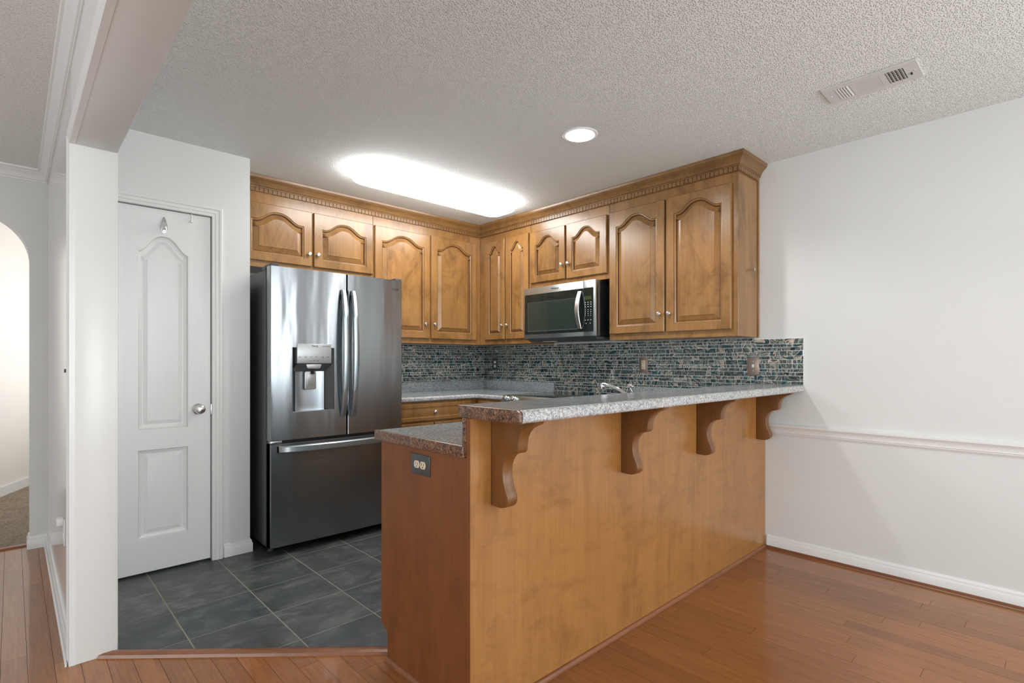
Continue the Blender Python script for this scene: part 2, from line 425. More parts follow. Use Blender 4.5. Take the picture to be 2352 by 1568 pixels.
def clip_poly(poly, nx, ny, c):
    # keep nx*x+ny*y <= c
    out = []
    for i in range(len(poly)):
        p, q = poly[i], poly[(i + 1) % len(poly)]
        dp, dq = nx * p[0] + ny * p[1] - c, nx * q[0] + ny * q[1] - c
        if dp <= 0: out.append(p)
        if (dp < 0 < dq) or (dq < 0 < dp):
            t = dp / (dp - dq); out.append((p[0] + (q[0] - p[0]) * t, p[1] + (q[1] - p[1]) * t))
    return out
def tiles(name, polys, plane, base_poly, mats, depth, parent=None, org=None, label=None, kind=None):
    """polys: list of 2D polygons -> faces, each with a random colour; plane: f(u,v,d)->xyz"""
    bm = bmesh.new(); cl = bm.loops.layers.float_color.new('rnd')
    org = org or (0, 0, 0)
    def P(u, v, d):
        p = plane(u, v, d); return (p[0] - org[0], p[1] - org[1], p[2] - org[2])
    for poly in polys:
        if len(poly) < 3: continue
        c = (random.random(), random.random(), random.random(), 1)
        vt = [bm.verts.new(P(u, v, 0)) for u, v in poly]; vb = [bm.verts.new(P(u, v, depth)) for u, v in poly]
        fs = [bm.faces.new(vt)]
        for i in range(len(poly)):
            k = (i + 1) % len(poly); fs.append(bm.faces.new((vt[i], vb[i], vb[k], vt[k])))
        for f in fs:
            f.material_index = 0
            for lp in f.loops: lp[cl] = c
    f = bm.faces.new([bm.verts.new(P(u, v, depth)) for u, v in base_poly]); f.material_index = 1
    # thickness behind the grout
    me = bpy.data.meshes.new(name); bm.to_mesh(me); bm.free()
    for m in mats: me.materials.append(m)
    o = bpy.data.objects.new(name, me); COL.objects.link(o); o.location = org if not parent else (0, 0, 0)
    if parent: o.parent = parent
    if kind: o['kind'] = kind
    return o

# ------------------------------------------------------------------ measures
RX = 3.495          # right wall face
PY = 3.50           # pantry wall face
BY = 4.09           # kitchen back wall face
HX = 0.168          # hall wall face
CH = 2.44           # ceiling
CHH = 2.39          # hall ceiling
AY = 4.50           # arch wall face
PF = 1.33           # peninsula front
PX = 1.075          # peninsula end
LX, YB = -3.7, -2.8 # unseen room limits

# ------------------------------------------------------------------ floors
def plank_polys():
    out = []; pw = 0.0757
    k0 = int(math.floor((LX - 0.12) / pw)) - 1
    k = k0
    g = 0.0006
    while True:
        x0 = 0.120 + pw * k; x1 = x0 + pw
        if x0 > RX + 0.02: break
        if x1 > LX:
            y = YB - random.random() * 1.0
            while y < 4.62:
                L = random.choice((0.4, 0.62, 0.8, 1.0, 1.25, 1.5))
                r = [(x0 + g, y + g), (x1 - g, y + g), (x1 - g, y + L - g), (x0 + g, y + L - g)]
                y += L
                if x1 > 0.22:
                    # cut by the kitchen tile area: keep below the diagonal threshold / peninsula
                    if x0 > 1.12: r = clip_poly(r, 0, 1, PF + 0.02)
                    else: r = clip_poly(r, 0.74, 0.82, 0.74 * 0.29 + 0.82 * 2.655)
                else: r = clip_poly(r, 0, 1, 4.60)
                if len(r) >= 3: out.append(r)
        k += 1
    return out
xy = lambda z: (lambda u, v, d: (u, v, z + d))
tiles('floor', plank_polys(), xy(0.0), [(LX, YB), (RX + .02, YB), (RX + .02, PF + .02), (1.12, PF + .02), (1.12, 1.9), (0.28, 2.66), (0.28, 4.6), (LX, 4.6)], [M['planks'], M['plank_gap']], -0.0012, kind='structure')
def slate_polys():
    out = []; g = 0.0031
    for i in range(-1, 10):
        for j in range(-4, 7):
            x0 = 0.5455 + 0.3440 * i; y0 = 3.22 + 0.3265 * j
            r = [(x0 + g, y0 + g), (x0 + 0.344 - g, y0 + g), (x0 + 0.344 - g, y0 + 0.3265 - g), (x0 + g, y0 + 0.3265 - g)]
            r = clip_poly(r, -0.74, -0.82, -(0.74 * 0.30 + 0.82 * 2.665))
            if len(r) < 3: continue
            r = clip_poly(r, 0, -1, -(PF + 0.03)); r = clip_poly(r, 0, 1, BY); r = clip_poly(r, 1, 0, RX)
            r = clip_poly(r, -1, 0, -0.26)
            if len(r) >= 3: out.append(r)
    return out
tiles('floor.001', slate_polys(), xy(0.001), [(0.28, 2.67), (1.13, 1.905), (1.13, PF + .03), (RX, PF + .03), (RX, BY), (0.28, BY)], [M['slate'], M['grout']], -0.0009, kind='structure')
struct('floor.002', bx(-3.5, 3.0, 4.60, 9.2, -0.02, 0.004), M['carpet'])
# wooden threshold strips
def strip(p, q, wd, h):
    a, b = Vector(p), Vector(q); d = (b - a).normalized(); n = Vector((-d.y, d.x)) * wd / 2
    mb = MB()
    pr = [(-1, 0.0), (-0.8, h * 0.75), (-0.4, h), (0.4, h), (0.8, h * 0.75), (1, 0.0)]
    v = []
    for c in (a, b):
        for s_, z in pr: v.append((c.x + n.x * s_, c.y + n.y * s_, z))
    f = [(i, i + 1, 7 + i, 6 + i) for i in range(5)] + [(0, 1, 2, 3, 4, 5), (11, 10, 9, 8, 7, 6)]
    mb.add(v, f); return mb
tag(strip((0.262, 2.672), (1.118, 1.898), 0.052, 0.014).build('threshold_strip', M['shoe']), 'reddish wooden threshold strip laid diagonally between slate tiles and hardwood floor', 'threshold')
tag(strip((-1.12, 4.60), (0.09, 4.60), 0.055, 0.012).build('threshold_strip', M['shoe']), 'wooden threshold strip under the arch where hardwood meets carpet', 'threshold')

# ------------------------------------------------------------------ ceiling and walls
struct('ceiling', bx(HX + .02, RX + .1, YB, BY + .1, CH, CH + .1), M['ceiling'])
struct('ceiling.001', bx(LX - .1, HX + .02, YB, AY + .15, CHH, CHH + .1), M['ceiling_hall'])
struct('ceiling.002', bx(-3.5, 3.1, AY + .15, 9.2, CH + .02, CH + .1), M['carpetwall'])
mb = MB(); mb.box(RX, RX + .1, -1.18, BY + .1, 0, CH); mb.box(RX, RX + .1, YB, -1.46, 0, CH); mb.box(RX, RX + .1, -1.46, -1.18, 0, 0.34); mb.box(RX, RX + .1, -1.46, -1.18, 2.26, CH)
struct('wall_right', mb, M['wall'])
struct('wall_back', bx(PX - .1, RX, BY, BY + .1, 0, CH), M['wall'])
# pantry front wall with door opening, and the return beside the fridge
DL, DR, DT = 0.388, 0.858, 2.035
mb = MB(); mb.box(0.306, DL - .012, PY, PY + .1, 0, CH); mb.box(DR + .012, PX, PY, PY + .1, 0, CH); mb.box(DL - .012, DR + .012, PY, PY + .1, DT + .012, CH)
mb.box(PX - .1, PX, PY + .1, BY, 0, CH)
struct('wall_pantry', mb, M['wall'])
struct('wall_pantry_inside', bx(0.306, PX - .1, PY + .7, PY + .75, 0, CH), M['wall'])
# wall between hall and kitchen, with the header beam that runs over the opening
HB = 2.025
struct('wall_hall', bx(HX, 0.306, 2.672, AY, 0, CH), M['wall_gloss'])
struct('wall_header', bx(HX, 0.306, YB, 2.672, HB + .012, CH), M['wall'])
mb = MB(); mb.box(HX + .0105, 0.309, 2.655, 2.672, 0, HB + .012, 0.002)
mb.box(HX + .0105, 0.309, YB, 2.655, HB, HB + .012, 0.002)
struct('trim_1', mb, M['trim'])
# casing moulding on the hall side of the opening and thin edge bead on the kitchen side
def casing_prof(w_, t_):   # across (0..w_), thickness outwards
    return [(0, 0), (0, t_ * 0.55), (0.006, t_ * 0.7), (w_ * 0.30, t_ * 0.62), (w_ * 0.36, t_ * 0.85), (w_ * 0.66, t_ * 0.80), (w_ * 0.72, t_), (w_ - 0.004, t_), (w_, t_ * 0.8), (w_, 0)]
mb = MB()
cp = casing_prof(0.056, 0.013)
mb.prism([(HX + .011, 2.656)] + [(HX - t, 2.656 + a) for a, t in cp] + [(HX + .011, 2.712)], 'z', 0, HB + 0.056)
mb.prism([(HX + .011, HB - .001)] + [(HX - t, HB - 0.001 + a) for a, t in cp] + [(HX + .011, HB + .055)], 'y', YB, 2.656 + 0.056)
struct('trim_2', mb, M['trim'])
mb = MB()
mb.prism([(0.306 + t, 2.664 + a) for a, t in casing_prof(0.05, 0.012)], 'z', 0, HB + 0.05)
mb.prism([(0.306 + t, HB + 0.004 + a) for a, t in casing_prof(0.05, 0.012)], 'y', YB, 2.664 + 0.05)
struct('trim_3', mb, M['trim'])
# arch wall
arc = []
AXR, AXL, AR, AT = 0.082, -1.15, 0.30, 2.11
for i in range(17):
    a = PI / 2 * i / 16; arc.append((AXR - AR + AR * math.cos(a), AT - AR + AR * math.sin(a)))
for i in range(17):
    a = PI / 2 + PI / 2 * i / 16; arc.append((AXL + AR + AR * math.cos(a), AT - AR + AR * math.sin(a)))
poly = [(HX + .1, 0), (AXR, 0)][::-1]
out = [(AXR, 0)] + arc + [(AXL, 0), (LX, 0), (LX, CH), (HX, CH), (HX, 0)]
mb = MB(); mb.prism(out, 'y', AY, AY + .13)
struct('wall_arch', mb, M['wall'], smooth=20)
# room beyond the arch: an angled far wall plus enclosing walls
def wall_seg(p, q, th, z0, z1):
    a, b = Vector(p), Vector(q); d = (b - a).normalized(); n = Vector((-d.y, d.x)) * th
    return MB().prism([(a.x, a.y), (b.x, b.y), (b.x + n.x, b.y + n.y), (a.x + n.x, a.y + n.y)], 'z', z0, z1)
fa, fb = (-0.95, 4.66), (0.75, 8.10)
fa = (-0.075 - 0.43 * 1.93, 6.40 - 0.90 * 1.93); fb = (-0.075 + 0.43 * 2.2, 6.40 + 0.90 * 2.2)
struct('wall_arch_room', wall_seg(fa, fb, 0.1, 0, CH + .02), M['carpetwall'])
struct('wall_arch_room_right', bx(1.1, 1.2, AY + .13, 9.2, 0, CH + .02), M['carpetwall'])
struct('wall_arch_room_end', bx(-0.4, 1.2, 9.1, 9.2, 0, CH + .02), M['carpetwall'])
struct('baseboard_arch_room', wall_seg((fa[0] + .014, fa[1] - .007), (fb[0] + .014, fb[1] - .007), 0.014, 0, 0.085), M['trim'])
# rear and left walls with windows (behind and beside the camera)
mb = MB(); mb.box(LX, -0.3, YB - .06, YB, 0, CH); mb.box(1.6, 2.4, YB - .06, YB, 0, CH); mb.box(3.04, RX, YB - .06, YB, 0, CH)
for a_, b_ in ((-0.3, 1.6), (2.4, 3.04)): mb.box(a_, b_, YB - .06, YB, 0, 0.35); mb.box(a_, b_, YB - .06, YB, 2.25, CH)
struct('wall_rear', mb, M['wall'])
mb = MB(); mb.box(LX - .1, LX, YB, -0.3, 0, CH); mb.box(LX - .1, LX, 2.1, AY + .1, 0, CH); mb.box(LX - .1, LX, -0.3, 2.1, 0, 0.55); mb.box(LX - .1, LX, -0.3, 2.1, 2.15, CH)
struct('wall_left', mb, M['wall'])
mb = MB()
for x in (-0.28, 0.65, 1.58): mb.box(x - .03, x + .03, YB - .02, YB + .02, 0.35, 2.25, 0.004)
for z in (0.37, 1.3, 2.23): mb.box(-0.3, 1.6, YB - .02, YB + .018, z - .025, z + .025, 0.004)
struct('window_1', mb, M['trim'])
mb = MB()
for x in (2.42, 2.62, 2.82, 3.02): mb.box(x - .025, x + .025, YB - .02, YB + .02, 0.35, 2.25, 0.004)
struct('window_3', mb, M['trim'])
mb = MB()
for y in (-0.28, 0.9, 2.08): mb.box(LX - .02, LX + .03, y - .03, y + .03, 0.55, 2.15, 0.004)
for z in (0.57, 1.35, 2.13): mb.box(LX - .02, LX + .028, -0.3, 2.1, z - .025, z + .025, 0.004)
struct('window_2', mb, M['trim'])

# baseboards
bp = [(0, 0), (0.013, 0), (0.013, 0.052), (0.011, 0.058), (0.0085, 0.061), (0.0085, 0.068), (0.005, 0.078), (0.0, 0.080)]
def base_run(name, path, mat=None, prof=bp):
    return struct(name, MB().sweep(path, prof), mat or M['trim'])
base_run('baseboard_right', [(RX, PF - .012), (RX, YB)])
q = [(0, 0)] + [(0.002 + 0.016 * math.cos(a), 0.016 * math.sin(a)) for a in [PI / 2 * i / 5 for i in range(6)]] + [(0, 0.016)]
base_run('trim_4', [(RX - .0135, PF - .012), (RX - .0135, YB)], M['shoe_y'], q)
base_run('baseboard_pantry', [(DR + .068, PY), (PX, PY), (PX, PY + .12)][::1], prof=bp)
base_run('baseboard_hall', [(HX, 2.714), (HX, AY)][::-1])
base_run('trim_8', [(HX - .0135, 2.664), (HX - .0135, AY)][::-1], M['trim'], [(0, 0), (0.006, 0), (0.005, 0.010), (0, 0.014)])
base_run('baseboard_arch', [(AXR, AY + .12), (AXR, AY), (HX - .002, AY)][::1])
# chair rail on the right wall
cr = [(0, 0.722), (0.006, 0.722), (0.007, 0.727), (0.012, 0.729), (0.011, 0.734), (0.016, 0.737), (0.015, 0.752), (0.020, 0.766), (0.026, 0.775), (0.026, 0.785), (0.018, 0.790), (0, 0.791)]
struct('trim_5', MB().sweep([(RX, PF - 0.005), (RX, YB)], cr), M['trim'])
# crown in the hall
cw = [(0, 2.318), (0.006, 2.318), (0.007, 2.326), (0.013, 2.328), (0.015, 2.333), (0.018, 2.345), (0.026, 2.360), (0.037, 2.370), (0.039, 2.376), (0.047, 2.379), (0.050, CHH), (0, CHH)]
struct('trim_6', MB().sweep([(LX, AY), (HX, AY), (HX, YB)], cw), M['trim'])

# ------------------------------------------------------------------ pantry door and its casing
def offset_loop(pts, d):
    """inward miter offset of a closed CCW outline"""
    n = len(pts); out = []
    for i in range(n):
        p0, p, p1 = Vector(pts[i - 1]), Vector(pts[i]), Vector(pts[(i + 1) % n])
        a = (p - p0).normalized(); b = (p1 - p).normalized()
        na, nb = Vector((-a.y, a.x)), Vector((-b.y, b.x))
        m = (na + nb)
        if m.length < 1e-6: m = na.copy()
        m.normalize(); k = 1 / max(0.45, m.dot(na))
        out.append((p.x + m.x * d * k, p.y + m.y * d * k))
    return out
def arch_outline(x0, x1, z0, zs, zp, n=28, fl=0.84):
    pts = [(x0, z0), (x1, z0), (x1, zs)]
    c, hw = (x0 + x1) / 2, (x1 - x0) / 2
    if zp > zs:
        for i in range(1, n):
            u = 1 - 2 * i / n
            a = min(abs(u) / fl, 1)
            pts.append((c + hw * u, zs + (zp - zs) * (0.5 * (1 + math.cos(PI * a ** 1.3)))))
    pts.append((x0, zs))
    return pts
def panel_frame(mb, X0, X1, Z0, Z1, outline, prof, w0, groove_dark=()):
    """flat frame between rectangle and outline at outward w0, then a profiled panel. prof: (inset, w)"""
    n = len(outline)
    loops = [[(p[0], p[1], w0) for p in outline]]
    for d, wv in prof: loops.append([(p[0], p[1], wv) for p in offset_loop(outline, d)])
    rect = []
    x0, z0 = outline[0]; x1 = outline[1][0]; zs = outline[2][1]
    for i, (x, z) in enumerate(outline):
        if i == 0: rect.append((X0, Z0, w0))
        elif i == 1: rect.append((X1, Z0, w0))
        elif i == 2: rect.append((X1, Z1, w0))
        elif i == n - 1: rect.append((X0, Z1, w0))
        else: rect.append((x, Z1, w0))
    allv = [rect] + loops
    verts = [v for l in allv for v in l]; faces = []
    for j in range(len(allv) - 1):
        for i in range(n):
            k = (i + 1) % n
            faces.append((j * n + i, j * n + k, (j + 1) * n + k, (j + 1) * n + i))
    faces.append(tuple((len(allv) - 1) * n + i for i in range(n)))
    fs = mb.add(verts, faces)
    if groove_dark:
        for j in groove_dark:
            for i in range(n): fs[j * n + i].material_index = 1
def door_shell(mb, X0, X1, Z0, Z1, w0, wb, edge=0.004):
    """sides and back of a slab; front at w0, back at wb"""
    v = [(X0, Z0, w0), (X1, Z0, w0), (X1, Z1, w0), (X0, Z1, w0),
         (X0 - edge, Z0 - edge, w0 - edge * 1.2), (X1 + edge, Z0 - edge, w0 - edge * 1.2), (X1 + edge, Z1 + edge, w0 - edge * 1.2), (X0 - edge, Z1 + edge, w0 - edge * 1.2),
         (X0 - edge, Z0 - edge, wb), (X1 + edge, Z0 - edge, wb), (X1 + edge, Z1 + edge, wb), (X0 - edge, Z1 + edge, wb)]
    f = []
    for j in (0, 4):
        for i in range(4):
            k = (i + 1) % 4; f.append((j + i, j + k, j + 4 + k, j + 4 + i))
    f.append((8, 9, 10, 11))
    mb.add(v, f)
def frame_negY(y):   # local (u, v, w) -> world x=u, z=v, y = y-w
    return Matrix(((1, 0, 0, 0), (0, 0, -1, y), (0, 1, 0, 0), (0, 0, 0, 1)))
def frame_negX(x):   # local u -> world y (negated), faces -X
    return Matrix(((0, 0, -1, x), (-1, 0, 0, 0), (0, 1, 0, 0), (0, 0, 0, 1)))

dr = thing('door_1', (DL, PY, 0), 'white moulded two-panel pantry door with arched upper panel', 'door')
dr['kind'] = 'structure'
mb = MB(frame_negY(PY + .022))
mid = 0.745
pr = [(0.006, -0.004), (0.020, -0.0085), (0.026, -0.009), (0.046, -0.002), (0.052, -0.0015)]
e = 0.002
panel_frame(mb, DL + e, DR - e, 0.014 + e, mid, arch_outline(0.503, 0.742, 0.198, 0.690, 0.690), pr, 0.015)
panel_frame(mb, DL + e, DR - e, mid, DT - e, arch_outline(0.503, 0.742, 0.803, 1.790, 1.884, fl=1.0), pr, 0.015)
door_shell(mb, DL + e, DR - e, 0.014 + e, DT - e, 0.015, -0.02, e)
def door_mat():
    t = NT('moulded_door_paint'); v = t.coords((95, 95, 3.0)); n = t.noise(v, 1.0, 4, 0.7, 0.6)
    t.base(t.ramp(n, [(0.3, (0.79, 0.795, 0.79)), (0.7, (0.825, 0.83, 0.82))])); t.set(Roughness=0.33)
    t.bump(n, 0.16, 0.0008); return t.m
mb.build('slab', door_mat(), dr, smooth=13)
kb = MB().lathe([(0.030, 0), (0.031, 0.004), (0.024, 0.009), (0.013, 0.012), (0.012, 0.028), (0.020, 0.034), (0.027, 0.044), (0.028, 0.052), (0.024, 0.061), (0.012, 0.066), (0, 0.067)], (0.792, PY + .006, 0.903), '-y', 28)
k_ = kb.build('door_knob', M['nickel'], dr); k_['label'] = 'round satin nickel door knob'
td = []
for i in range(36):
    a = 2 * PI * i / 36; q_ = math.sin(a)
    td.append((0.622 + 0.0185 * math.cos(a) * (1 - 0.38 * max(0, q_)) , 1.936 + (0.058 if q_ > 0 else 0.036) * q_))
hk = MB().prism(td, 'y', PY + .007, PY - .001, 0.003)
hk.tube([(0.622, PY + .002, 1.962), (0.622, PY - .016, 1.950), (0.622, PY - .028, 1.936), (0.622, PY - .026, 1.922)], [0.008, 0.007, 0.007, 0.008], 12)
hk.lathe([(0.010, 0), (0.012, .006), (0.009, .011), (0, .013)], (0.622, PY + .000, 1.918), '-y', 16)
hk.build('coat_hook', M['chrome'], dr)
hk = MB(); hk.box(0.755, 0.761, PY - .001, PY + .006, 1.985, 2.036, 0.001); hk.box(0.752, 0.764, PY - .008, PY + .004, 1.985, 1.995, 0.001)
hk.build('hanging_hook', M['white_plastic'], dr)
MB().box(DR - .001, DR + .006, PY - .003, PY + .012, 0.868, 0.928, 0.001).build('strike_plate', M['nickel'], dr)
# casing
cpd = [(0, 0), (0, 0.009), (0.004, 0.012), (0.016, 0.010), (0.020, 0.014), (0.036, 0.013), (0.042, 0.018), (0.052, 0.018), (0.056, 0.014), (0.056, 0)]
def door_casing(name, xl, xr, zt, y):
    # sweep around the opening in the (x,z) plane with mitred corners
    path = [(xl, 0), (xl, zt), (xr, zt), (xr, 0)]
    dirs = [(-1, 0), (-1, 1), (1, 1), (1, 0)]
    n = len(cpd); v = []; f = []
    for (x, z), (dx, dz) in zip(path, dirs):
        for a, t in cpd: v.append((x + dx * a, y - t, z + dz * a))
    for i in range(3):
        for j in range(n):
            k = (j + 1) % n; f.append((i * n + j, i * n + k, (i + 1) * n + k, (i + 1) * n + j))
    f.append(tuple(range(n))); f.append(tuple(range(3 * n, 4 * n)))
    mb = MB(); mb.add(v, f)
    mb.box(xl - .004, xl + .0, y, y + .1, 0, zt); mb.box(xr, xr + .008, y, y + .1, 0, zt + .004); mb.box(xl, xr, y, y + .1, zt, zt + .008)
    return struct(name, mb, M['trim'])
door_casing('trim_7', DL - .004, DR + .004, DT + .004, PY)

# ------------------------------------------------------------------ upper cabinets
CB, CT = 1.335, 2.335       # bottom, top of boxes
FX, FY = 3.190, 3.795       # face frame planes
DTH = 0.020
kprof = [(0.007, 0), (0.0055, 0.003), (0.005, 0.011), (0.010, 0.015), (0.0145, 0.019), (0.0145, 0.023), (0.011, 0.027), (0, 0.029)]
cdprof = [(0.0015, DTH - 0.0035), (0.004, DTH - 0.0045), (0.008, DTH - 0.0050), (0.013, DTH - 0.0100), (0.0160, DTH - 0.0165), (0.0180, DTH - 0.0165), (0.0480, DTH - 0.0035), (0.0490, DTH - 0.0010)]
def cab_door(root, fr, u0, u1, z0, z1, knob_u, knob_z, arch=True, stile=0.058):
    """door in local face coordinates: w=0 is the face frame"""
    mb = MB(fr)
    e = 0.004
    wdt = u1 - u0
    st = min(stile, wdt * 0.215)
    zs = z1 - 0.112 if arch else z1 - st
    zp = z1 - 0.048 if arch else zs
    pf = [(d * min(1, wdt / 0.46), w_) for d, w_ in cdprof]
    panel_frame(mb, u0 + e, u1 - e, z0 + e, z1 - e, arch_outline(u0 + st, u1 - st, z0 + 0.052, zs, zp), pf, DTH, (1, 5, 6))
    door_shell(mb, u0 + e, u1 - e, z0 + e, z1 - e, DTH, 0.0005, e)
    d = mb.build('door', [M['maple'], M['glaze']], root, smooth=14)
    if knob_u is not None:
        k = MB(fr @ Matrix.Translation((knob_u, knob_z, DTH))).lathe(kprof, (0, 0, 0), 'z', 16)
        k.build('knob', M['nickel'], d)
    return d
def cab_body(x0, x1, y0, y1, z0, z1):
    return MB().box(x0, x1, y0, y1, z0, z1, 0.0015, 1)
frB, frR = frame_negY(FY), frame_negX(FX)

# over-fridge cabinet
c = thing('wall_cabinet', (1.6, BY, 1.83), 'short maple wall cabinet with two arched doors above the fridge', 'cabinet')
cab_body(PX + .002, 2.078, FY, BY - .002, 1.825, CT).build('body', M['maple'], c)
cab_door(c, frB, 1.110, 1.583, 1.868, 2.262, 1.558, 1.955)
cab_door(c, frB, 1.597, 2.071, 1.868, 2.262, 1.622, 1.957)
# tall back pair
c = thing('wall_cabinet', (2.6, BY, CB), 'tall maple wall cabinet right of the fridge on the back wall, two arched doors', 'cabinet')
cab_body(2.080, 3.19, FY, BY - .002, CB, CT).build('body', M['maple'], c)
cab_door(c, frB, 2.088, 2.611, 1.378, 2.262, 2.560, 1.500)
cab_door(c, frB, 2.627, 3.128, 1.378, 2.270, 2.655, 1.502)
# corner pair on right wall (u = -y)
c = thing('wall_cabinet', (RX, 3.4, CB), 'corner maple wall cabinet left of the microwave with two narrow arched doors', 'cabinet')
cab_body(3.192, RX - .002, 3.132, BY - .002, CB, CT).build('body', M['maple'], c)
cab_door(c, frR, -3.715, -3.442, 1.378, 2.272, -3.466, 1.500)
cab_door(c, frR, -3.428, -3.146, 1.378, 2.272, -3.400, 1.500)
# above microwave
c = thing('wall_cabinet', (RX, 2.73, 1.79), 'small maple wall cabinet above the microwave with two short arched doors', 'cabinet')
cab_body(3.192, RX - .002, 2.322, 3.130, 1.790, CT).build('body', M['maple'], c)
cab_door(c, frR, -3.120, -2.738, 1.836, 2.260, -2.762, 1.950)
cab_door(c, frR, -2.722, -2.335, 1.832, 2.262, -2.694, 1.950)
# big pair at right end
c = thing('wall_cabinet', (RX, 1.85, CB), 'largest maple wall cabinet at the right end, between microwave and bare wall', 'cabinet')
mb = cab_body(3.192, RX - .002, 1.372, 2.320, CB, CT)
mb.build('body', M['maple'], c)
MB().box(3.475, RX - .001, 1.366, 1.3715, CB, CT, 0.001).build('scribe_strip', M['maple'], c)
cab_door(c, frR, -2.309, -1.862, 1.380, 2.266, -1.893, 1.502)
cab_door(c, frR, -1.848, -1.408, 1.378, 2.270, -1.820, 1.500)
k = MB().lathe([(0.005, 0), (0.0045, 0.004), (0.007, 0.022), (0.0105, 0.040), (0.0105, 0.043), (0, 0.0435)], (3.325, 1.371, 1.748), '-y', 16)
k = k.build('side_peg', M['nickel'], c); k['label'] = 'small conical metal peg on the end panel'

# crown with dentil course
crown = thing('crown_molding', (3.19, 3.795, CT), 'stained wood crown molding with dentil course running along the tops of the wall cabinets', 'crown molding')
path = [(PX + .002, FY), (FX, FY), (FX, 1.372), (RX - .001, 1.372)]
cpf = [(0, 2.334), (0.004, 2.334), (0.004, 2.363), (0.015, 2.365), (0.016, 2.369), (0.012, 2.372), (0.018, 2.376), (0.022, 2.386), (0.030, 2.398), (0.040, 2.408), (0.047, 2.412), (0.047, 2.416), (0.052, 2.419), (0.055, 2.428), (0.056, CH - .001), (0, CH - .001)]
MB().sweep(path, cpf).build('crown', M['maple_h'], crown, smooth=25)
mb = MB()
p_, b_ = 0.0290, 0.0250
x = PX + .004
while x < FX - 0.03:
    mb.box(x, x + b_, FY - .0125, FY - .0038, 2.336, 2.3635); x += p_
y = FY - 0.044
while y > 1.372:
    mb.box(FX - .0125, FX - .0038, y, y + b_, 2.336, 2.3635); y -= p_
x = FX - 0.012
while x < RX - 0.03:
    mb.box(x, x + b_, 1.372 - .0125, 1.372 - .0038, 2.336, 2.3635); x += p_
mb.build('dentil_course', M['maple_h'], crown, smooth=0)

# ------------------------------------------------------------------ backsplash mosaic
def mosaic_polys(u0, u1, z0, z1):
    out = []; z = z0; pat = [0.0215, 0.0335, 0.0225, 0.020, 0.033, 0.0245]; i = 0; g = 0.0011
    while z < z1 - 0.004:
        h = min(pat[i % 6], z1 - z); i += 1
        u = u0 - random.random() * 0.06
        while u < u1:
            L = random.choice((0.03, 0.045, 0.06, 0.08, 0.105, 0.14) if h > .03 else (0.022, 0.034, 0.048, 0.062, 0.08, 0.105))
            a, b = max(u + g, u0), min(u + L - g, u1)
            if b - a > 0.004: out.append([(a, z + g), (b, z + g), (b, z + h - g), (a, z + h - g)])
            u += L
        z += h
    return out
def splash(label, loc, u0, u1, z0, z1, pl, side):
    ms = thing('mosaic_backsplash', loc, label, 'backsplash')
    tiles('tile_field', mosaic_polys(u0, u1, z0, z1), pl, [(u0, z0), (u1, z0), (u1, z1), (u0, z1)], [M['mosaic'], M['grout_mosaic']], -0.0008, ms, loc)
    mb = MB()
    if side: mb.box(RX - .0075, RX - .0005, -u1 - .0015, -u0, z0, z1 + .001)
    else: mb.box(u0, u1, BY - .0075, BY - .0005, z0, z1 + .001)
    mb.build('backing', M['white_plastic'], ms)
splash('long stretch of swirled teal, grey and cream glass mosaic tile on the right-hand kitchen wall', (RX - .004, 2.7, 0.868), -(BY - .008), -1.398, 0.9055, 1.3325, lambda u, v, d: (RX - .008 - d, -u, v), True)
splash('short end of the glass mosaic above the bar, past the light switch', (RX - .004, 1.25, 1.037), -1.3975, -1.105, 1.037, 1.3265, lambda u, v, d: (RX - .008 - d, -u, v), True)
splash('swirled blue-grey glass mosaic tile on the back wall between fridge and kitchen corner', (2.7, BY - .004, 0.868), 2.045, RX - .0085, 0.9055, 1.3325, lambda u, v, d: (u, BY - .008 - d, v), False)

# ------------------------------------------------------------------ outlets and switches
def receptacle(fr, root, cu, cv, mat, slots=M['black']):
    pts = []
    for i in range(24):
        a = 2 * PI * i / 24; x = 0.0172 * math.cos(a); z = 0.0172 * math.sin(a)
        pts.append((cu + max(-.0172, min(.0172, x)), cv + max(-.0135, min(.0135, z))))
    r = MB(fr).prism(pts, 'z', 0.004, 0.0072, 0.0006, 1).build('socket', mat, root)
    s_ = MB(fr)
    s_.box(cu - .008, cu - .0055, cv - .001, cv + .008, 0.0070, 0.0075); s_.box(cu + .0055, cu + .008, cv - .001, cv + .007, 0.0070, 0.0075)
    s_.lathe([(0.0026, 0.0070), (0.0026, 0.0075)], (cu, cv - .0072, 0), 'z', 10)
    s_.build('slots', slots, r)
def plate(fr, root, cu, cv, w_, h_, mat, t_=0.005):
    return MB(fr).box(cu - w_ / 2, cu + w_ / 2, cv - h_ / 2, cv + h_ / 2, 0.0, t_, 0.002).build('cover_plate', mat, root)
def screw(fr, root, cu, cv, mat):
    MB(fr).lathe([(0.0034, 0.0045), (0.0034, 0.006), (0.002, 0.0065)], (cu, cv, 0), 'z', 12).build('screw', mat, root)
fr = frame_negX(RX - .0088)
t = thing('outlet', (RX - .008, 2.219, 1.155), 'bronze-plated outlet with ivory sockets mid-backsplash below the big wall cabinet', 'outlet')
plate(fr, t, -2.219, 1.155, 0.072, 0.118, M['bronze']); MB(fr).box(-2.219 - .0165, -2.219 + .0165, 1.155 - .034, 1.155 + .034, 0.004, 0.0065, 0.001).build('insert', M['ivory'], t)
for dz in (-.019, .019):
    s_ = MB(fr); cu, cv = -2.219, 1.155 + dz
    s_.box(cu - .008, cu - .0055, cv - .001, cv + .008, 0.0064, 0.0070); s_.box(cu + .0055, cu + .008, cv - .001, cv + .007, 0.0064, 0.0070); s_.lathe([(0.0028, 0.0064), (0.0028, 0.007)], (cu, cv - .0072, 0), 'z', 10)
    s_.build('socket', M['ink'], t)
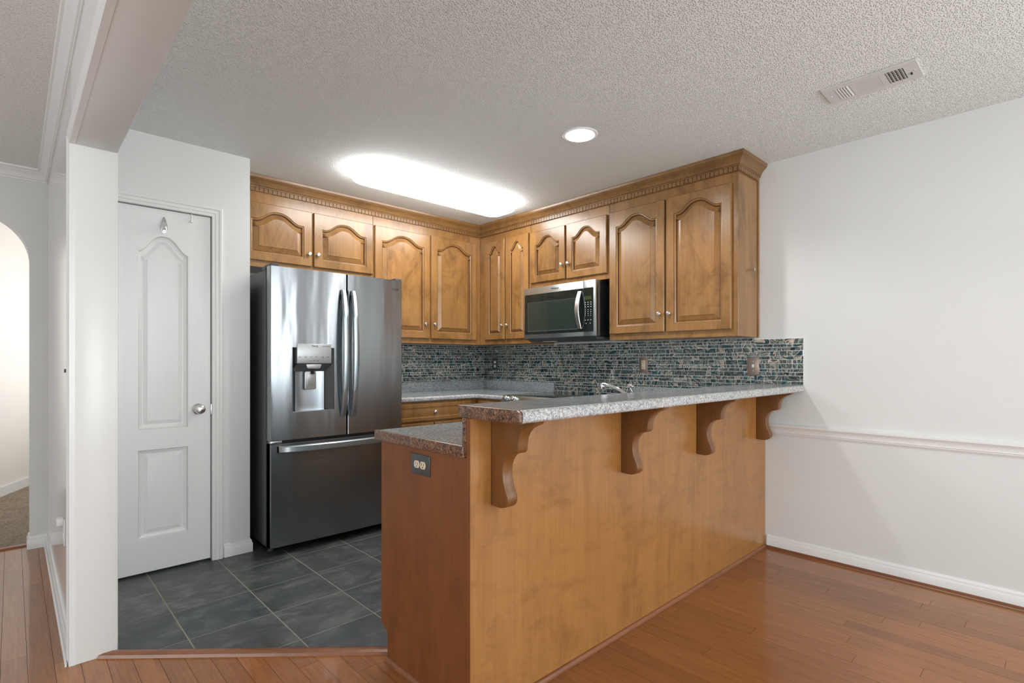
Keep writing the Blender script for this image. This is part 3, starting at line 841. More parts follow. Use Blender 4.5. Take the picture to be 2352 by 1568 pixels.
screw(fr, t, -2.219, 1.202, M['bronze']); screw(fr, t, -2.219, 1.108, M['bronze'])
t = thing('light_switch', (RX - .008, 1.401, 1.150), 'bronze-plated toggle switch on the mosaic at its right end by the bar', 'switch')
plate(fr, t, -1.401, 1.150, 0.074, 0.118, M['bronze'])
MB(fr).box(-1.401 - .005, -1.401 + .005, 1.150 - .008, 1.150 + .012, 0.004, 0.015, 0.0015).build('toggle', M['white_plastic'], t)
screw(fr, t, -1.401, 1.181, M['nickel']); screw(fr, t, -1.401, 1.119, M['nickel'])
t = thing('outlet', (RX - .008, 3.915, 1.155), 'dark-plated outlet with two white round sockets near the kitchen corner', 'outlet')
plate(fr, t, -3.915, 1.155, 0.070, 0.118, M['pewter'])
for dz in (-.02, .02): receptacle(fr, t, -3.915, 1.155 + dz, M['white_plastic'])
fe = frame_negX(PX)
t = thing('outlet', (PX, 1.611, 0.807), 'double outlet with ivory sockets on a grey metal plate on the peninsula end panel', 'outlet')
plate(fe, t, -1.611, 0.807, 0.118, 0.074, M['pewter'])
for du in (-.019, .019):
    # turned sideways: pair sits next to each other
    receptacle(fe @ Matrix.Translation((-1.611 + du, 0.807, 0)), t, 0, 0, M['ivory'])
fh = frame_negX(HX)
t = thing('outlet', (HX, 3.0, 0.45), 'white outlet low on the glossy hall wall beside the cased opening', 'outlet')
plate(fh, t, -3.01, 0.44, 0.07, 0.115, M['white_plastic']); receptacle(fh, t, -3.01, 0.42, M['white_plastic'])
MB(fh).box(-3.03, -2.99, 0.470, 0.502, 0.005, 0.028, 0.004).build('plug', M['white_plastic'], t)
t = thing('light_switch', (HX, 2.80, 1.14), 'white switch on the hall wall seen edge-on beside the cased opening', 'switch')
plate(fh, t, -2.80, 1.14, 0.07, 0.115, M['white_plastic'], 0.004)
MB(fh).box(-2.804, -2.796, 1.135, 1.150, 0.003, 0.014, 0.001).build('toggle', M['pewter'], t)

# ------------------------------------------------------------------ worktops
CZ = 0.905
def worktop_profile(y0, y1, z0, z1, front_low=True):
    """(y,z) outline; rounded nosing at y0"""
    r = 0.016; n = 6; h = z1 - z0
    pts = [(y1, z1)]
    pts += [(y0 + r - r * math.sin(a), z1 - r + r * math.cos(a)) for a in [PI / 2 * i / n for i in range(n + 1)]]
    r2 = 0.010
    pts += [(y0 + r2 - r2 * math.cos(a), z0 + r2 - r2 * math.sin(a)) for a in [PI / 2 * i / n for i in range(n + 1)]]
    pts.append((y1, z0)); return pts
# bar top
bar = thing('bar_counter', (2.3, 1.3, 0.996), 'raised speckled grey laminate bar top with pale rolled edge', 'countertop')
BF, BBk, BL = 1.100, 1.395, 1.088
z0, z1 = 0.996, 1.036
def edge_sweep(path, z0, z1, ro=0.016, ri=0.011, dep=0.03):
    n = 6
    pr_ = [(-dep, z1)] + [(-ro + ro * math.sin(a), z1 - ro + ro * math.cos(a)) for a in [PI / 2 * i / n for i in range(n + 1)]]
    pr_ += [(-ri + ri * math.cos(a), z0 + ri - ri * math.sin(a)) for a in [PI / 2 * i / n for i in range(n + 1)]] + [(-dep, z0)]
    return MB().sweep(path, pr_)
# top slab (grey with painted sheen), front roll (painted daylit pale), end cap (brown)
MB().prism([(BL + .0005, BBk), (RX - .001, BBk), (RX - .001, BF + .016), (BL + .0005, BF + .016)], 'z', z0, z1).build('slab', M['lam'], bar, smooth=0)
mb = MB(); mb.prism([(yy, zz) for yy, zz in worktop_profile(BF, BF + .0165, z0, z1)], 'x', BL + .001, RX - .001)
mb.build('front_edge', M['lam_edge'], bar)
capp = [(BF + .001, z1 - .015), (BF + .006, z1 - .005), (BF + .016, z1), (BBk, z1), (BBk, z0), (BF + .008, z0), (BF + .002, z0 + .006)]
mb = MB(); mb.prism(capp, 'x', BL - .012, BL + .0004, 0.002)
for v in mb.bm.verts:
    if v.co.x < BL - .005:
        s_ = (v.co.y - BF) / (BBk - BF); v.co.x -= 0.012 * math.sin(PI * max(0, min(1, s_)))
mb.build('end_cap', M['lam_cap'], bar)
# lower peninsula counter with its upstand
lc = thing('countertop', (2.2, 1.65, 0.866), 'lower speckled grey laminate peninsula counter behind the raised bar', 'countertop')
LB = 1.925
SX0, SX1, SY0, SY1 = 1.85, 2.55, 1.52, 1.86
mb = MB()
mb.box(PX - .002, SX0, 1.368, LB - .016, 0.868, CZ); mb.box(SX1, 2.858, 1.368, LB - .016, 0.868, CZ)
mb.box(SX0, SX1, 1.368, SY0, 0.868, CZ); mb.box(SX0, SX1, SY1, LB - .016, 0.868, CZ)
mb.build('slab', M['lam'], lc, smooth=0)
mb = MB(); mb.prism([(LB - (yy - LB) - 0.0, zz) for yy, zz in worktop_profile(LB, LB + .0165, 0.868, CZ)], 'x', PX - .002, 2.858)
mb.build('front_edge', M['lam_edge'], lc)
mb = MB(); mb.box(PX - .014, PX - .0025, 1.352, LB + .001, 0.866, CZ, 0.003)
mb.build('end_cap', M['lam_cap'], lc)
MB().box(PX - .003, RX - .03, 1.3505, 1.367, 0.868, 0.9955, 0.001).build('upstand', M['lam_cap'], lc)
# back and right counter (L-shape) with diagonal-ish inner corner
bc = thing('countertop', (2.9, 3.9, 0.866), 'speckled green-grey laminate counter in the kitchen corner between fridge and range', 'countertop')
cf = 3.455; cxx = 2.860
MB().prism([(2.040, BY - .009), (2.040, cf + .016), (cxx - .02, cf + .016), (cxx + .016, cf - .02), (cxx + .016, 3.108), (RX - .0085, 3.108), (RX - .0085, BY - .009)], 'z', 0.868, CZ).build('slab', M['lam'], bc, smooth=0)
edge_sweep([(2.040, cf), (cxx - .03, cf), (cxx - .008, cf - .008), (cxx, cf - .03), (cxx, 3.108)], 0.868, CZ).build('front_edge', M['lam_edge'], bc)
mb = MB(); mb.box(2.040, RX - .03, BY - .028, BY - .009, CZ, 0.995, 0.002); mb.box(RX - .028, RX - .0088, 3.118, BY - .009, CZ, 0.995, 0.002)
mb.build('upstand', M['lam'], bc)
rc = thing('countertop', (3.2, 1.9, 0.866), 'speckled grey laminate counter along the right wall between range and bar', 'countertop')
MB().box(cxx + .002, RX - .0085, 1.368, 2.335, 0.868, CZ).build('slab', M['lam'], rc, smooth=0)
MB().box(RX - .028, RX - .0088, 1.368, 2.325, CZ, 0.990, 0.002).build('upstand', M['lam'], rc)

# ------------------------------------------------------------------ base cabinets
def drawer_front(root, fr, u0, u1, z0, z1, knobs=True):
    mb = MB(fr); e = 0.004
    panel_frame(mb, u0 + e, u1 - e, z0 + e, z1 - e, arch_outline(u0 + .03, u1 - .03, z0 + .028, z1 - .028, z1 - .028), [(0.004, DTH - .003), (0.009, DTH - .003), (0.02, DTH - .001)], DTH)
    door_shell(mb, u0 + e, u1 - e, z0 + e, z1 - e, DTH, 0.0005, e)
    d = mb.build('drawer', [M['maple'], M['glaze']], root, smooth=14)
    if knobs: MB(fr @ Matrix.Translation(((u0 + u1) / 2, (z0 + z1) / 2, DTH))).lathe(kprof, (0, 0, 0), 'z', 16).build('knob', M['nickel'], d)
bfY, bfX = 3.478, 2.885
b = thing('base_cabinet', (2.45, BY, 0), 'maple base cabinet with wide top drawer, right of the fridge', 'cabinet')
mb = MB(); mb.box(2.045, 2.883, bfY, BY - .01, 0.10, 0.866, 0.001, 1); mb.box(2.045, 2.883, bfY + .06, BY - .01, 0.002, 0.10)
mb.build('body', M['maple'], b)
drawer_front(b, frame_negY(bfY), 2.060, 2.810, 0.715, 0.850)
cab_door(b, frame_negY(bfY), 2.060, 2.430, 0.125, 0.700, 2.405, 0.62, False)
cab_door(b, frame_negY(bfY), 2.440, 2.810, 0.125, 0.700, 2.465, 0.62, False)
b = thing('base_cabinet', (RX, 3.6, 0), 'maple base cabinet left of the range under the corner counter', 'cabinet')
mb = MB(); mb.box(bfX + .002, RX - .01, 3.112, BY - .011, 0.10, 0.866, 0.001, 1); mb.box(bfX + .06, RX - .01, 3.112, BY - .011, 0.002, 0.10)
mb.build('body', M['maple'], b)
drawer_front(b, frame_negX(bfX + .001), -3.44, -3.125, 0.715, 0.850)
cab_door(b, frame_negX(bfX + .001), -3.44, -3.125, 0.125, 0.700, -3.15, 0.62, False)
b = thing('base_cabinet', (RX, 2.0, 0), 'maple base cabinet right of the range beside the peninsula', 'cabinet')
mb = MB(); mb.box(bfX + .002, RX - .01, 1.945, 2.332, 0.10, 0.866, 0.001, 1); mb.box(bfX + .06, RX - .01, 1.945, 2.332, 0.002, 0.10)
mb.build('body', M['maple'], b)
drawer_front(b, frame_negX(bfX + .001), -2.32, -1.96, 0.715, 0.850)
cab_door(b, frame_negX(bfX + .001), -2.32, -1.96, 0.125, 0.700, -2.30, 0.62, False)

# ------------------------------------------------------------------ peninsula
pn = thing('peninsula_cabinet', (2.3, 1.6, 0), 'wooden breakfast bar peninsula with honey front and darker red-brown end panel', 'cabinet')
MB().box(PX + .001, RX - .003, PF, PF + .019, 0.0, 0.995, 0.001, 1).build('front_panel', M['bar_front'], pn)
PB = 1.893
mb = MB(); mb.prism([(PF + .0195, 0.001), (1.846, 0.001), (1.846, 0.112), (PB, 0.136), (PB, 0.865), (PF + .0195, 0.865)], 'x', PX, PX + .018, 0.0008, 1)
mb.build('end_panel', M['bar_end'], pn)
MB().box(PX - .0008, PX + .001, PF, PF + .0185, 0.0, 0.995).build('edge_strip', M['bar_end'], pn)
# kitchen side carcass with doors
MB().box(PX + .019, RX - .012, 1.849, 1.868, 0.136, 0.865).box(PX + .019, RX - .012, 1.80, 1.815, 0.001, 0.13).build('face_frame', M['maple'], pn)
def frame_posY(y):
    return Matrix(((-1, 0, 0, 0), (0, 0, 1, y), (0, 1, 0, 0), (0, 0, 0, 1)))
MB().box(1.115, 1.715, 1.8685, 1.893, 0.11, 0.855, 0.003).build('appliance_front', M['steel_b'], pn, uv=(0, 2))  # added steel front, out of view, gives the fridge a grey reflection
MB().box(1.115, 1.715, 1.8935, 1.897, 0.775, 0.85, 0.002).build('appliance_controls', M['black'], pn)  # dark band on the added steel front, equally unseen
for (a, bb) in ((1.73, 2.25), (2.26, 2.78)):
    cab_door(pn, frame_posY(1.868), -bb, -a, 0.15, 0.84, -a - .03, 0.76, False)
# shoe moulding around the foot
q2 = [(0, 0.0)] + [(0.014 * math.cos(a), 0.018 * math.sin(a)) for a in [PI / 2 * i / 5 for i in range(6)]]
mb = MB().sweep([(PX, 1.846), (PX, PF), (RX - .018, PF)], [(-o_, z_) if False else (o_, z_ + .0005) for o_, z_ in q2])
mb.build('shoe_molding', M['shoe'], pn)
# corbels
def corbel(xl, label):
    t_ = thing('bar_bracket', (xl + .0225, PF, 0.693), label, 'bracket', 'scrolled brackets under the bar top')
    T, B = 0.9945, 0.697
    w_ = lambda d: PF - 0.0008 - d
    pts = [(w_(0.0), T), (w_(0.205), T)]
    # front profile, top to bottom: small lip, concave sweep, shoulder, step, big concave, toe
    cv = [(0.200, 0.985), (0.180, 0.978), (0.160, 0.968), (0.145, 0.954), (0.136, 0.938), (0.132, 0.920), (0.131, 0.903), (0.127, 0.891), (0.120, 0.886),
          (0.108, 0.885), (0.092, 0.880), (0.078, 0.870), (0.067, 0.855), (0.060, 0.836), (0.058, 0.815), (0.060, 0.795), (0.066, 0.775), (0.074, 0.757), (0.081, 0.742), (0.083, 0.728), (0.078, 0.714), (0.066, 0.703), (0.050, 0.698), (0.030, 0.697), (0.0, 0.700)]
    pts += [(w_(d), z) for d, z in cv]
    mb = MB().prism(pts, 'x', xl, xl + .045, 0.004, 3)
    for f in mb.bm.faces: pass
    return mb.build('bracket', M['corbel'], t_, smooth=35)
for xl, lb in ((1.165, 'nearest scrolled wooden bracket, by the open end of the bar'), (1.913, 'second scrolled wooden bracket under the bar from its open end'),
               (2.585, 'third scrolled wooden bracket under the bar from its open end'), (3.350, 'farthest scrolled wooden bracket under the bar, against the white wall')):
    corbel(xl, lb)

# ------------------------------------------------------------------ sink and faucet
sk = thing('sink', (2.2, 1.69, 0.75), 'stainless steel kitchen sink set in the lower peninsula counter', 'sink')
mb = MB()
for (a, b2) in ((SX0 + .004, 2.195), (2.205, SX1 - .004)):
    mb.box(a, a + .002, SY0 + .004, SY1 - .004, 0.74, CZ); mb.box(b2 - .002, b2, SY0 + .004, SY1 - .004, 0.74, CZ)
    mb.box(a, b2, SY0 + .004, SY0 + .006, 0.74, CZ); mb.box(a, b2, SY1 - .006, SY1 - .004, 0.74, CZ); mb.box(a, b2, SY0 + .004, SY1 - .004, 0.738, 0.740)
mb.build('basin', M['nickel'], sk)
mb = MB(); mb.box(SX0 - .015, SX0 + .005, SY0 - .015, SY1 + .015, CZ, CZ + .004, .001); mb.box(SX1 - .005, SX1 + .015, SY0 - .015, SY1 + .015, CZ, CZ + .004, .001)
mb.box(SX0, SX1, SY0 - .015, SY0 + .005, CZ, CZ + .004, .001); mb.box(SX0, SX1, SY1 - .005, SY1 + .015, CZ, CZ + .004, .001); mb.box(2.19, 2.21, SY0, SY1, CZ - .01, CZ + .002, .001)
mb.build('rim', M['nickel'], sk)
fc = thing('faucet', (2.21, 1.455, CZ), 'chrome kitchen faucet with low spout and lever, showing over the bar top', 'faucet')
mb = MB().lathe([(0.028, 0), (0.028, 0.006), (0.020, 0.012), (0.018, 0.06), (0.020, 0.085), (0.017, 0.105), (0.010, 0.115), (0, 0.117)], (2.21, 1.455, CZ + .001), 'z', 20)
mb.box(2.11, 2.31, 1.430, 1.480, CZ + .0005, CZ + .008, 0.003)
mb.build('base', M['chrome'], fc)
mb = MB().tube([(2.205, 1.465, 0.985), (2.2, 1.50, 1.018), (2.2, 1.54, 1.040), (2.205, 1.59, 1.056), (2.212, 1.63, 1.062), (2.218, 1.655, 1.062)], [0.010, 0.0095, 0.009, 0.0085, 0.0085, 0.0085], 14)
mb.lathe([(0.0105, 0), (0.012, 0.004), (0.012, 0.030), (0.0105, 0.034)], (2.220, 1.658, 1.034), 'z', 16)
mb.build('spout', M['chrome'], fc)
mb = MB().tube([(2.235, 1.455, 1.005), (2.215, 1.455, 1.025), (2.19, 1.455, 1.040), (2.170, 1.455, 1.060)], [0.007, 0.007, 0.0075, 0.008], 12)
mb.lathe([(0, 0), (0.009, 0.003), (0.013, 0.011), (0.009, 0.020), (0, 0.023)], (2.163, 1.455, 1.052), 'z', 16)
mb.lathe([(0, 0), (0.006, 0.002), (0.009, 0.008), (0.006, 0.014), (0, 0.016)], (2.180, 1.45, 1.050), 'z', 14)
mb.build('lever', M['chrome'], fc)

# ------------------------------------------------------------------ range
rg = thing('range', (3.15, 2.72, 0), 'stainless range with black glass cooktop below the microwave', 'range')
RY0, RY1, RF = 2.338, 3.104, 2.835
MB().box(RF + .03, RX - .04, RY0, RY1, 0.03, 0.900, 0.003).build('body', M['gasket'], rg)
MB().box(RF + .03, RX - .0085, RY0 - .002, RY1 + .002, 0.9005, 0.914, 0.003).build('cooktop', M['glass_black'], rg)
MB().prism([(RF - .012, 0.840), (RF + .0295, 0.840), (RF + .0295, 0.913), (RF + .018, 0.913), (RF - .012, 0.862)], 'y', RY0, RY1, 0.002).build('control_panel', M['steel_b'], rg, uv=(1, 2))
for i, yy in enumerate((3.05, 2.97, 2.47, 2.39)):
    c0 = Vector((RF + .003, yy, 0.888)); d = Vector((-0.051, 0, 0.030)).normalized()
    mb = MB(Matrix.Translation(c0) @ d.to_track_quat('Z', 'Y').to_matrix().to_4x4()).lathe([(0.021, 0), (0.021, 0.004), (0.018, 0.006), (0.017, 0.024), (0.014, 0.027), (0, 0.0275)], (0, 0, 0), 'z', 20)
    mb.build('knob', M['nickel'], rg)
MB().box(RF - .004, RF + .0295, RY0 + .004, RY1 - .004, 0.235, 0.832, 0.004).build('oven_door', M['steel_b'], rg, uv=(1, 2))
MB().box(RF - .006, RF - .003, RY0 + .12, RY1 - .12, 0.36, 0.66, 0.001).build('oven_window', M['glass_black'], rg)
MB().tube([(RF - .045, RY0 + .06, 0.775), (RF - .045, RY1 - .06, 0.775)], 0.011, 12).box(RF - .045, RF - .003, RY0 + .08, RY0 + .10, 0.768, 0.782).box(RF - .045, RF - .003, RY1 - .10, RY1 - .08, 0.768, 0.782).build('oven_handle', M['nickel'], rg)
MB().box(RF - .002, RF + .0295, RY0 + .004, RY1 - .004, 0.06, 0.228, 0.004).build('drawer', M['steel_b'], rg, uv=(1, 2))
for (px_, py_, rr) in ((2.99, 2.53, .10), (2.99, 2.91, .085), (3.25, 2.53, .08), (3.25, 2.91, .10)):
    n = 40; v = []; f = []
    for i in range(n):
        a = 2 * PI * i / n
        v += [(px_ + rr * math.cos(a), py_ + rr * math.sin(a), 0.9143), (px_ + (rr - .003) * math.cos(a), py_ + (rr - .003) * math.sin(a), 0.9143)]
    for i in range(n):
        k = (i + 1) % n; f.append((2 * i, 2 * k, 2 * k + 1, 2 * i + 1))
    mb = MB(); mb.add(v, f); mb.build('burner_ring', M['grey_plastic'], rg)
for yy in (2.37, 3.07):
    MB().lathe([(0.016, 0.001), (0.016, 0.03)], (2.93, yy, 0), 'z', 12).build('foot', M['black'], rg)

# ------------------------------------------------------------------ text
def text(body, size, fr, parent, mat, u, v, w=0.0, name='lettering', italic=0.0, depth=0.0003, bold=0.0):
    cu = bpy.data.curves.new('t', 'FONT'); cu.body = body; cu.size = size; cu.extrude = depth; cu.shear = italic; cu.offset = bold
    cu.align_x = 'CENTER'; cu.align_y = 'CENTER'; cu.resolution_u = 4
    o_ = bpy.data.objects.new('t', cu); COL.objects.link(o_)
    dg = bpy.context.evaluated_depsgraph_get()
    me = bpy.data.meshes.new_from_object(o_.evaluated_get(dg))
    bpy.data.objects.remove(o_); bpy.data.curves.remove(cu)
    og = ORG[parent.name]
    me.transform(Matrix.Translation((-og[0], -og[1], -og[2])) @ fr @ Matrix.Translation((u, v, w)))
    me.name = name; me.materials.clear(); me.materials.append(mat)
    ob = bpy.data.objects.new(name, me); COL.objects.link(ob); ob.parent = parent; ORG[ob.name] = og
    return ob

# ------------------------------------------------------------------ microwave
MX = 3.095                     # door face
MY0, MY1, MZ0, MZ1 = 2.372, 3.118, 1.368, 1.783
mw = thing('microwave', (RX, 2.745, MZ0), 'stainless over-the-range microwave with black glass door, hung under the small cabinet', 'microwave')
mb = MB(); mb.box(MX + .055, RX - .009, MY0 + .008, MY1 - .003, MZ0 + .004, MZ1 - .002, 0.002)
mb.build('body', M['black'], mw)
MB().box(MX + .030, MX + .0545, MY0 + .001, MY1 - .001, MZ0 + .002, MZ1 - .001, 0.002).build('bezel', plain('taupe_side_enamel', (0.13, 0.10, 0.09), 0.35, 0.3), mw)
ysplit = 2.486
frM = frame_negX(MX)
def rrect(u0, u1, v0, v1, r, n=5):
    p = []
    for cx_, cy_, a0 in ((u1 - r, v0 + r, -PI / 2), (u1 - r, v1 - r, 0), (u0 + r, v1 - r, PI / 2), (u0 + r, v0 + r, PI)):
        for i in range(n + 1):
            a = a0 + PI / 2 * i / n; p.append((cx_ + r * math.cos(a), cy_ + r * math.sin(a)))
    return p
MB().box(MX, MX + .0295, ysplit + .001, MY1, MZ0, MZ1, 0.003).build('door', M['steel_b'], mw, uv=(1, 2))
MB().box(MX, MX + .0295, MY0, ysplit - .001, MZ0, MZ1, 0.003).build('control_frame', M['steel_b'], mw, uv=(1, 2))
MB(frM).prism(rrect(-MY1 + .014, -ysplit - .0015, 1.402, 1.727, 0.006), 'z', 0.0002, 0.0022).build('door_glass', M['glass_black'], mw)
MB(frM).prism(rrect(-ysplit + .0015, -MY0 - .022, 1.402, 1.727, 0.006), 'z', 0.0002, 0.0022).build('control_glass', M['glass_black'], mw)
# inner window frame visible through the glass
u0, u1, v0, v1 = -MY1 + .050, -2.535, 1.428, 1.660
mb = MB(frM)
mb.prism(rrect(u0, u1, v0, v1, 0.003), 'z', 0.0022, 0.0027)
mb.build('window', M['glass_win'], mw)
mb = MB(frM); mb.box(u0, u1, v0 - .004, v0, 0.0022, 0.0032); mb.box(u0 - .002, u0, v0, v1, 0.0022, 0.0030); mb.box(u0, u1, v1, v1 + .0018, 0.0022, 0.0030)
mb.build('window_trim', plain('window_edge', (0.12, 0.17, 0.17), 0.3, 0.4), mw)
# handle: bowed blade
pts = [(-2.512 - 0.0 , 1.424 + (1.705 - 1.424) * i / 14, 0.010 + 0.034 * math.sin(PI * i / 14)) for i in range(15)]
mb = MB(frM); sec = []
for (u_, v_, w__) in pts:
    t_ = (v_ - 1.424) / 0.281; off = 0.0
    sec.append([(u_ - .016 - .006 * math.sin(PI * t_), v_, w__ + .004), (u_ + .012, v_, w__ + .004), (u_ + .014, v_, w__), (u_ + .012, v_, w__ - .008), (u_ - .014 - .006 * math.sin(PI * t_), v_, w__ - .008), (u_ - .018 - .006 * math.sin(PI * t_), v_, w__ - .002)])
vv = [p for s_ in sec for p in s_]; ff = []
for i in range(14):
    for j in range(6):
        k = (j + 1) % 6; ff.append((i * 6 + j, i * 6 + k, (i + 1) * 6 + k, (i + 1) * 6 + j))
ff += [tuple(range(6)), tuple(range(84, 90))]
mb.add(vv, ff)
mb.box(-2.524, -2.505, 1.424, 1.437, 0.002, 0.014); mb.box(-2.524, -2.505, 1.692, 1.705, 0.002, 0.014)
mb.build('handle', M['nickel'], mw)
# display and keys
MB(frM).box(-2.474, -2.410, 1.640, 1.664, 0.0022, 0.0026).build('display', plain('green_display', (0.03, 0.06, 0.02), 0.1), mw)
keys = [(u_, z_, .005, .0018) for z_ in (1.618, 1.603, 1.586) for u_ in (-2.468, -2.442, -2.416)]
keys += [(u_, z_, .0018, .0025) for z_ in (1.563, 1.549, 1.535, 1.521) for u_ in (-2.468, -2.442, -2.416)]
keys += [(u_, 1.488, .0045, .002) for u_ in (-2.468, -2.442, -2.416)] + [(u_, 1.463, .0025, .003) for u_ in (-2.460, -2.422)]
for (u_, z_, a_, b_) in keys: MB(frM).box(u_ - a_, u_ + a_, z_ - b_, z_ + b_, 0.0022, 0.0025).build('key', M['whiteink'], mw, smooth=0)
text('Whirlpool', 0.019, frM, mw, M['logo'], -2.775, 1.755, 0.0004, italic=0.2, bold=0.0003)
# underside
mb = MB(); mb.prism([(MX + .012, MZ0 - .001), (MX + .05, MZ0 - .022), (RX - .03, MZ0 - .022), (RX - .012, MZ0 - .001)], 'y', MY0 + .02, MY1 - .02, 0.002)
mb.build('underside_vent', M['grey_plastic'], mw)
MB().box(MX + .08, MX + .13, 2.86, 2.98, MZ0 - .026, MZ0 - .0225, 0.001).build('cooktop_lamp', M['white_plastic'], mw)

# ------------------------------------------------------------------ fridge
FF = 3.283                      # door front plane
fg = thing('refrigerator', (1.58, 3.70, 0), 'stainless french-door refrigerator with water dispenser and bottom freezer drawer', 'refrigerator')
MB().box(1.128, 2.028, 3.378, 4.06, 0.045, 1.742, 0.006).build('body', M['fridge_side'], fg)
MB().box(1.15, 2.01, 3.42, 4.00, 0.012, 0.0445).build('kick_grille', M['black'], fg)
for xx, yy in ((1.17, 3.42), (1.98, 3.42), (1.17, 4.0), (1.98, 4.0)):
    MB().lathe([(0.018, 0.0015), (0.02, 0.006), (0.014, 0.016), (0.014, 0.044)], (xx, yy, 0), 'z', 14).build('foot', M['grey_plastic'], fg)
def curved_front(mb, x0, x1, z0, z1, yf, yb, bulge, c0, c1, hole=None, nx=18):
    """door with convex front; c0..c1 range across which bulge is computed"""
    xs = sorted(set([x0 + (x1 - x0) * i / nx for i in range(nx + 1)] + ([hole[0], hole[1]] if hole else [])))
    zs = sorted(set([z0, z1] + ([hole[2], hole[3]] if hole else [])))
    r = 0.005
    def Y(x):
        t_ = (x - (c0 + c1) / 2) / ((c1 - c0) / 2); y = yf + bulge * t_ * t_
        for ed in (x0, x1):
            if abs(x - ed) < 1e-6: y += r
        return y
    xs2 = sorted(set(xs + [x0 + r, x1 - r]))
    idx = {}; v = []; f = []
    for i, x in enumerate(xs2):
        for j, z in enumerate(zs):
            idx[i, j] = len(v); v.append((x, Y(x), z))
    for i in range(len(xs2) - 1):
        for j in range(len(zs) - 1):
            if hole and xs2[i] >= hole[0] - 1e-6 and xs2[i + 1] <= hole[1] + 1e-6 and zs[j] >= hole[2] - 1e-6 and zs[j + 1] <= hole[3] + 1e-6: continue
            f.append((idx[i, j], idx[i + 1, j], idx[i + 1, j + 1], idx[i, j + 1]))
    nb = len(v)
    for x in xs2:
        v.append((x, yb, z0)); v.append((x, yb, z1))
    J = len(zs) - 1
    for i in range(len(xs2) - 1):
        f.append((idx[i, 0], nb + 2 * i, nb + 2 * i + 2, idx[i + 1, 0]))
        f.append((idx[i, J], idx[i + 1, J], nb + 2 * i + 3, nb + 2 * i + 1))
        f.append((nb + 2 * i, nb + 2 * i + 1, nb + 2 * i + 3, nb + 2 * i + 2))
    n_ = len(xs2) - 1
    for side, i in ((0, 0), (1, n_)):
        f.append(tuple([idx[i, j] for j in range(J + 1)] + [nb + 2 * i + 1, nb + 2 * i]))
    mb.add(v, f)
XL, XM0, XM1, XR_ = 1.125, 1.609, 1.617, 2.036
ZD0, ZD1 = 0.700, 1.757
hole = (1.255, 1.522, 0.866, 1.268)
mb = MB(); curved_front(mb, XL, XM0, ZD0, ZD1, FF, FF + .068, 0.010, 1.125, 2.036, hole)
ld = mb.build('door', M['steel'], fg, uv=(0, 2), smooth=25); ld['label'] = 'left fridge door with dispenser'
mb = MB(); curved_front(mb, XM1, XR_, ZD0, ZD1, FF, FF + .068, 0.010, 1.125, 2.036)
rd = mb.build('door', M['steel'], fg, uv=(0, 2), smooth=25); rd['label'] = 'right fridge door'
mb = MB(); curved_front(mb, XL, XR_, 0.055, 0.680, FF, FF + .068, 0.010, 1.125, 2.036)
fd = mb.build('freezer_drawer', M['steel'], fg, uv=(0, 2), smooth=25)
mb = MB(); mb.box(XL + .008, XR_ - .008, FF + .0685, 3.3775, 0.06, 1.735); mb.box(1.612, 1.614, FF + .03, FF + .07, 0.70, 1.75); mb.box(XL + .01, XR_ - .01, FF + .03, FF + .069, 0.681, 0.699)
mb.build('gasket', M['gasket'], fg)
for xx in (1.13, 1.985):
    mb = MB(); mb.box(xx, xx + .05, 3.30, 3.40, ZD1 + .0005, ZD1 + .016, 0.003); mb.box(xx - .0, xx + .05, 3.385, 3.46, 1.7425, ZD1 + .012, 0.003)
    mb.build('hinge_cover', M['grey_plastic'], fg)
MB().box(XL + .002, XL + .07, FF + .012, FF + .06, 0.6835, 0.6975, 0.002).build('hinge', M['nickel'], fg)
# door handles
def vhandle(xc, lean):
    mb = MB(); sec = []; n = 22; z0_, z1_ = 0.822, 1.650
    for i in range(n + 1):
        t_ = i / n; z = z0_ + (z1_ - z0_) * t_
        y = FF - 0.012 - 0.046 * math.sin(PI * t_) ** 0.6
        hw = 0.0155 + 0.003 * math.sin(PI * t_); th = 0.011
        sec.append([(xc - hw, y - .002, z), (xc - hw * .6, y - th * .55, z), (xc + hw * .6, y - th * .55, z), (xc + hw, y - .002, z), (xc + hw, y + th, z), (xc - hw, y + th, z)])
    vv = [p for s_ in sec for p in s_]; ff = []
    for i in range(n):
        for j in range(6):
            k = (j + 1) % 6; ff.append((i * 6 + j, i * 6 + k, (i + 1) * 6 + k, (i + 1) * 6 + j))
    ff += [tuple(range(6)), tuple(range(n * 6, n * 6 + 6))]
    mb.add(vv, ff)
    mb.box(xc - .012, xc + .012, FF - .016, FF + .004, z0_ + .002, z0_ + .03, .002); mb.box(xc - .012, xc + .012, FF - .016, FF + .004, z1_ - .03, z1_ - .002, .002)
    return mb
vhandle(1.580, 1).build('handle', M['steel_b'], ld, uv=(0, 2))
vhandle(1.650, -1).build('handle', M['steel_b'], rd, uv=(0, 2))
mb = MB(); sec = []; n = 26
for i in range(n + 1):
    t_ = i / n; x = 1.168 + (1.992 - 1.168) * t_
    y = FF - 0.008 - 0.046 * math.sin(PI * t_) ** 0.5
    sec.append([(x, y, 0.626), (x, y - .004, 0.632), (x, y - .004, 0.660), (x, y, 0.666), (x, y + .014, 0.668), (x, y + .012, 0.626)])
vv = [p for s_ in sec for p in s_]; ff = []
for i in range(n):
    for j in range(6):
        k = (j + 1) % 6; ff.append((i * 6 + j, i * 6 + k, (i + 1) * 6 + k, (i + 1) * 6 + j))
ff += [tuple(range(6)), tuple(range(n * 6, n * 6 + 6))]
mb.add(vv, ff)
mb.build('handle', M['steel_b'], fd, uv=(0, 2))
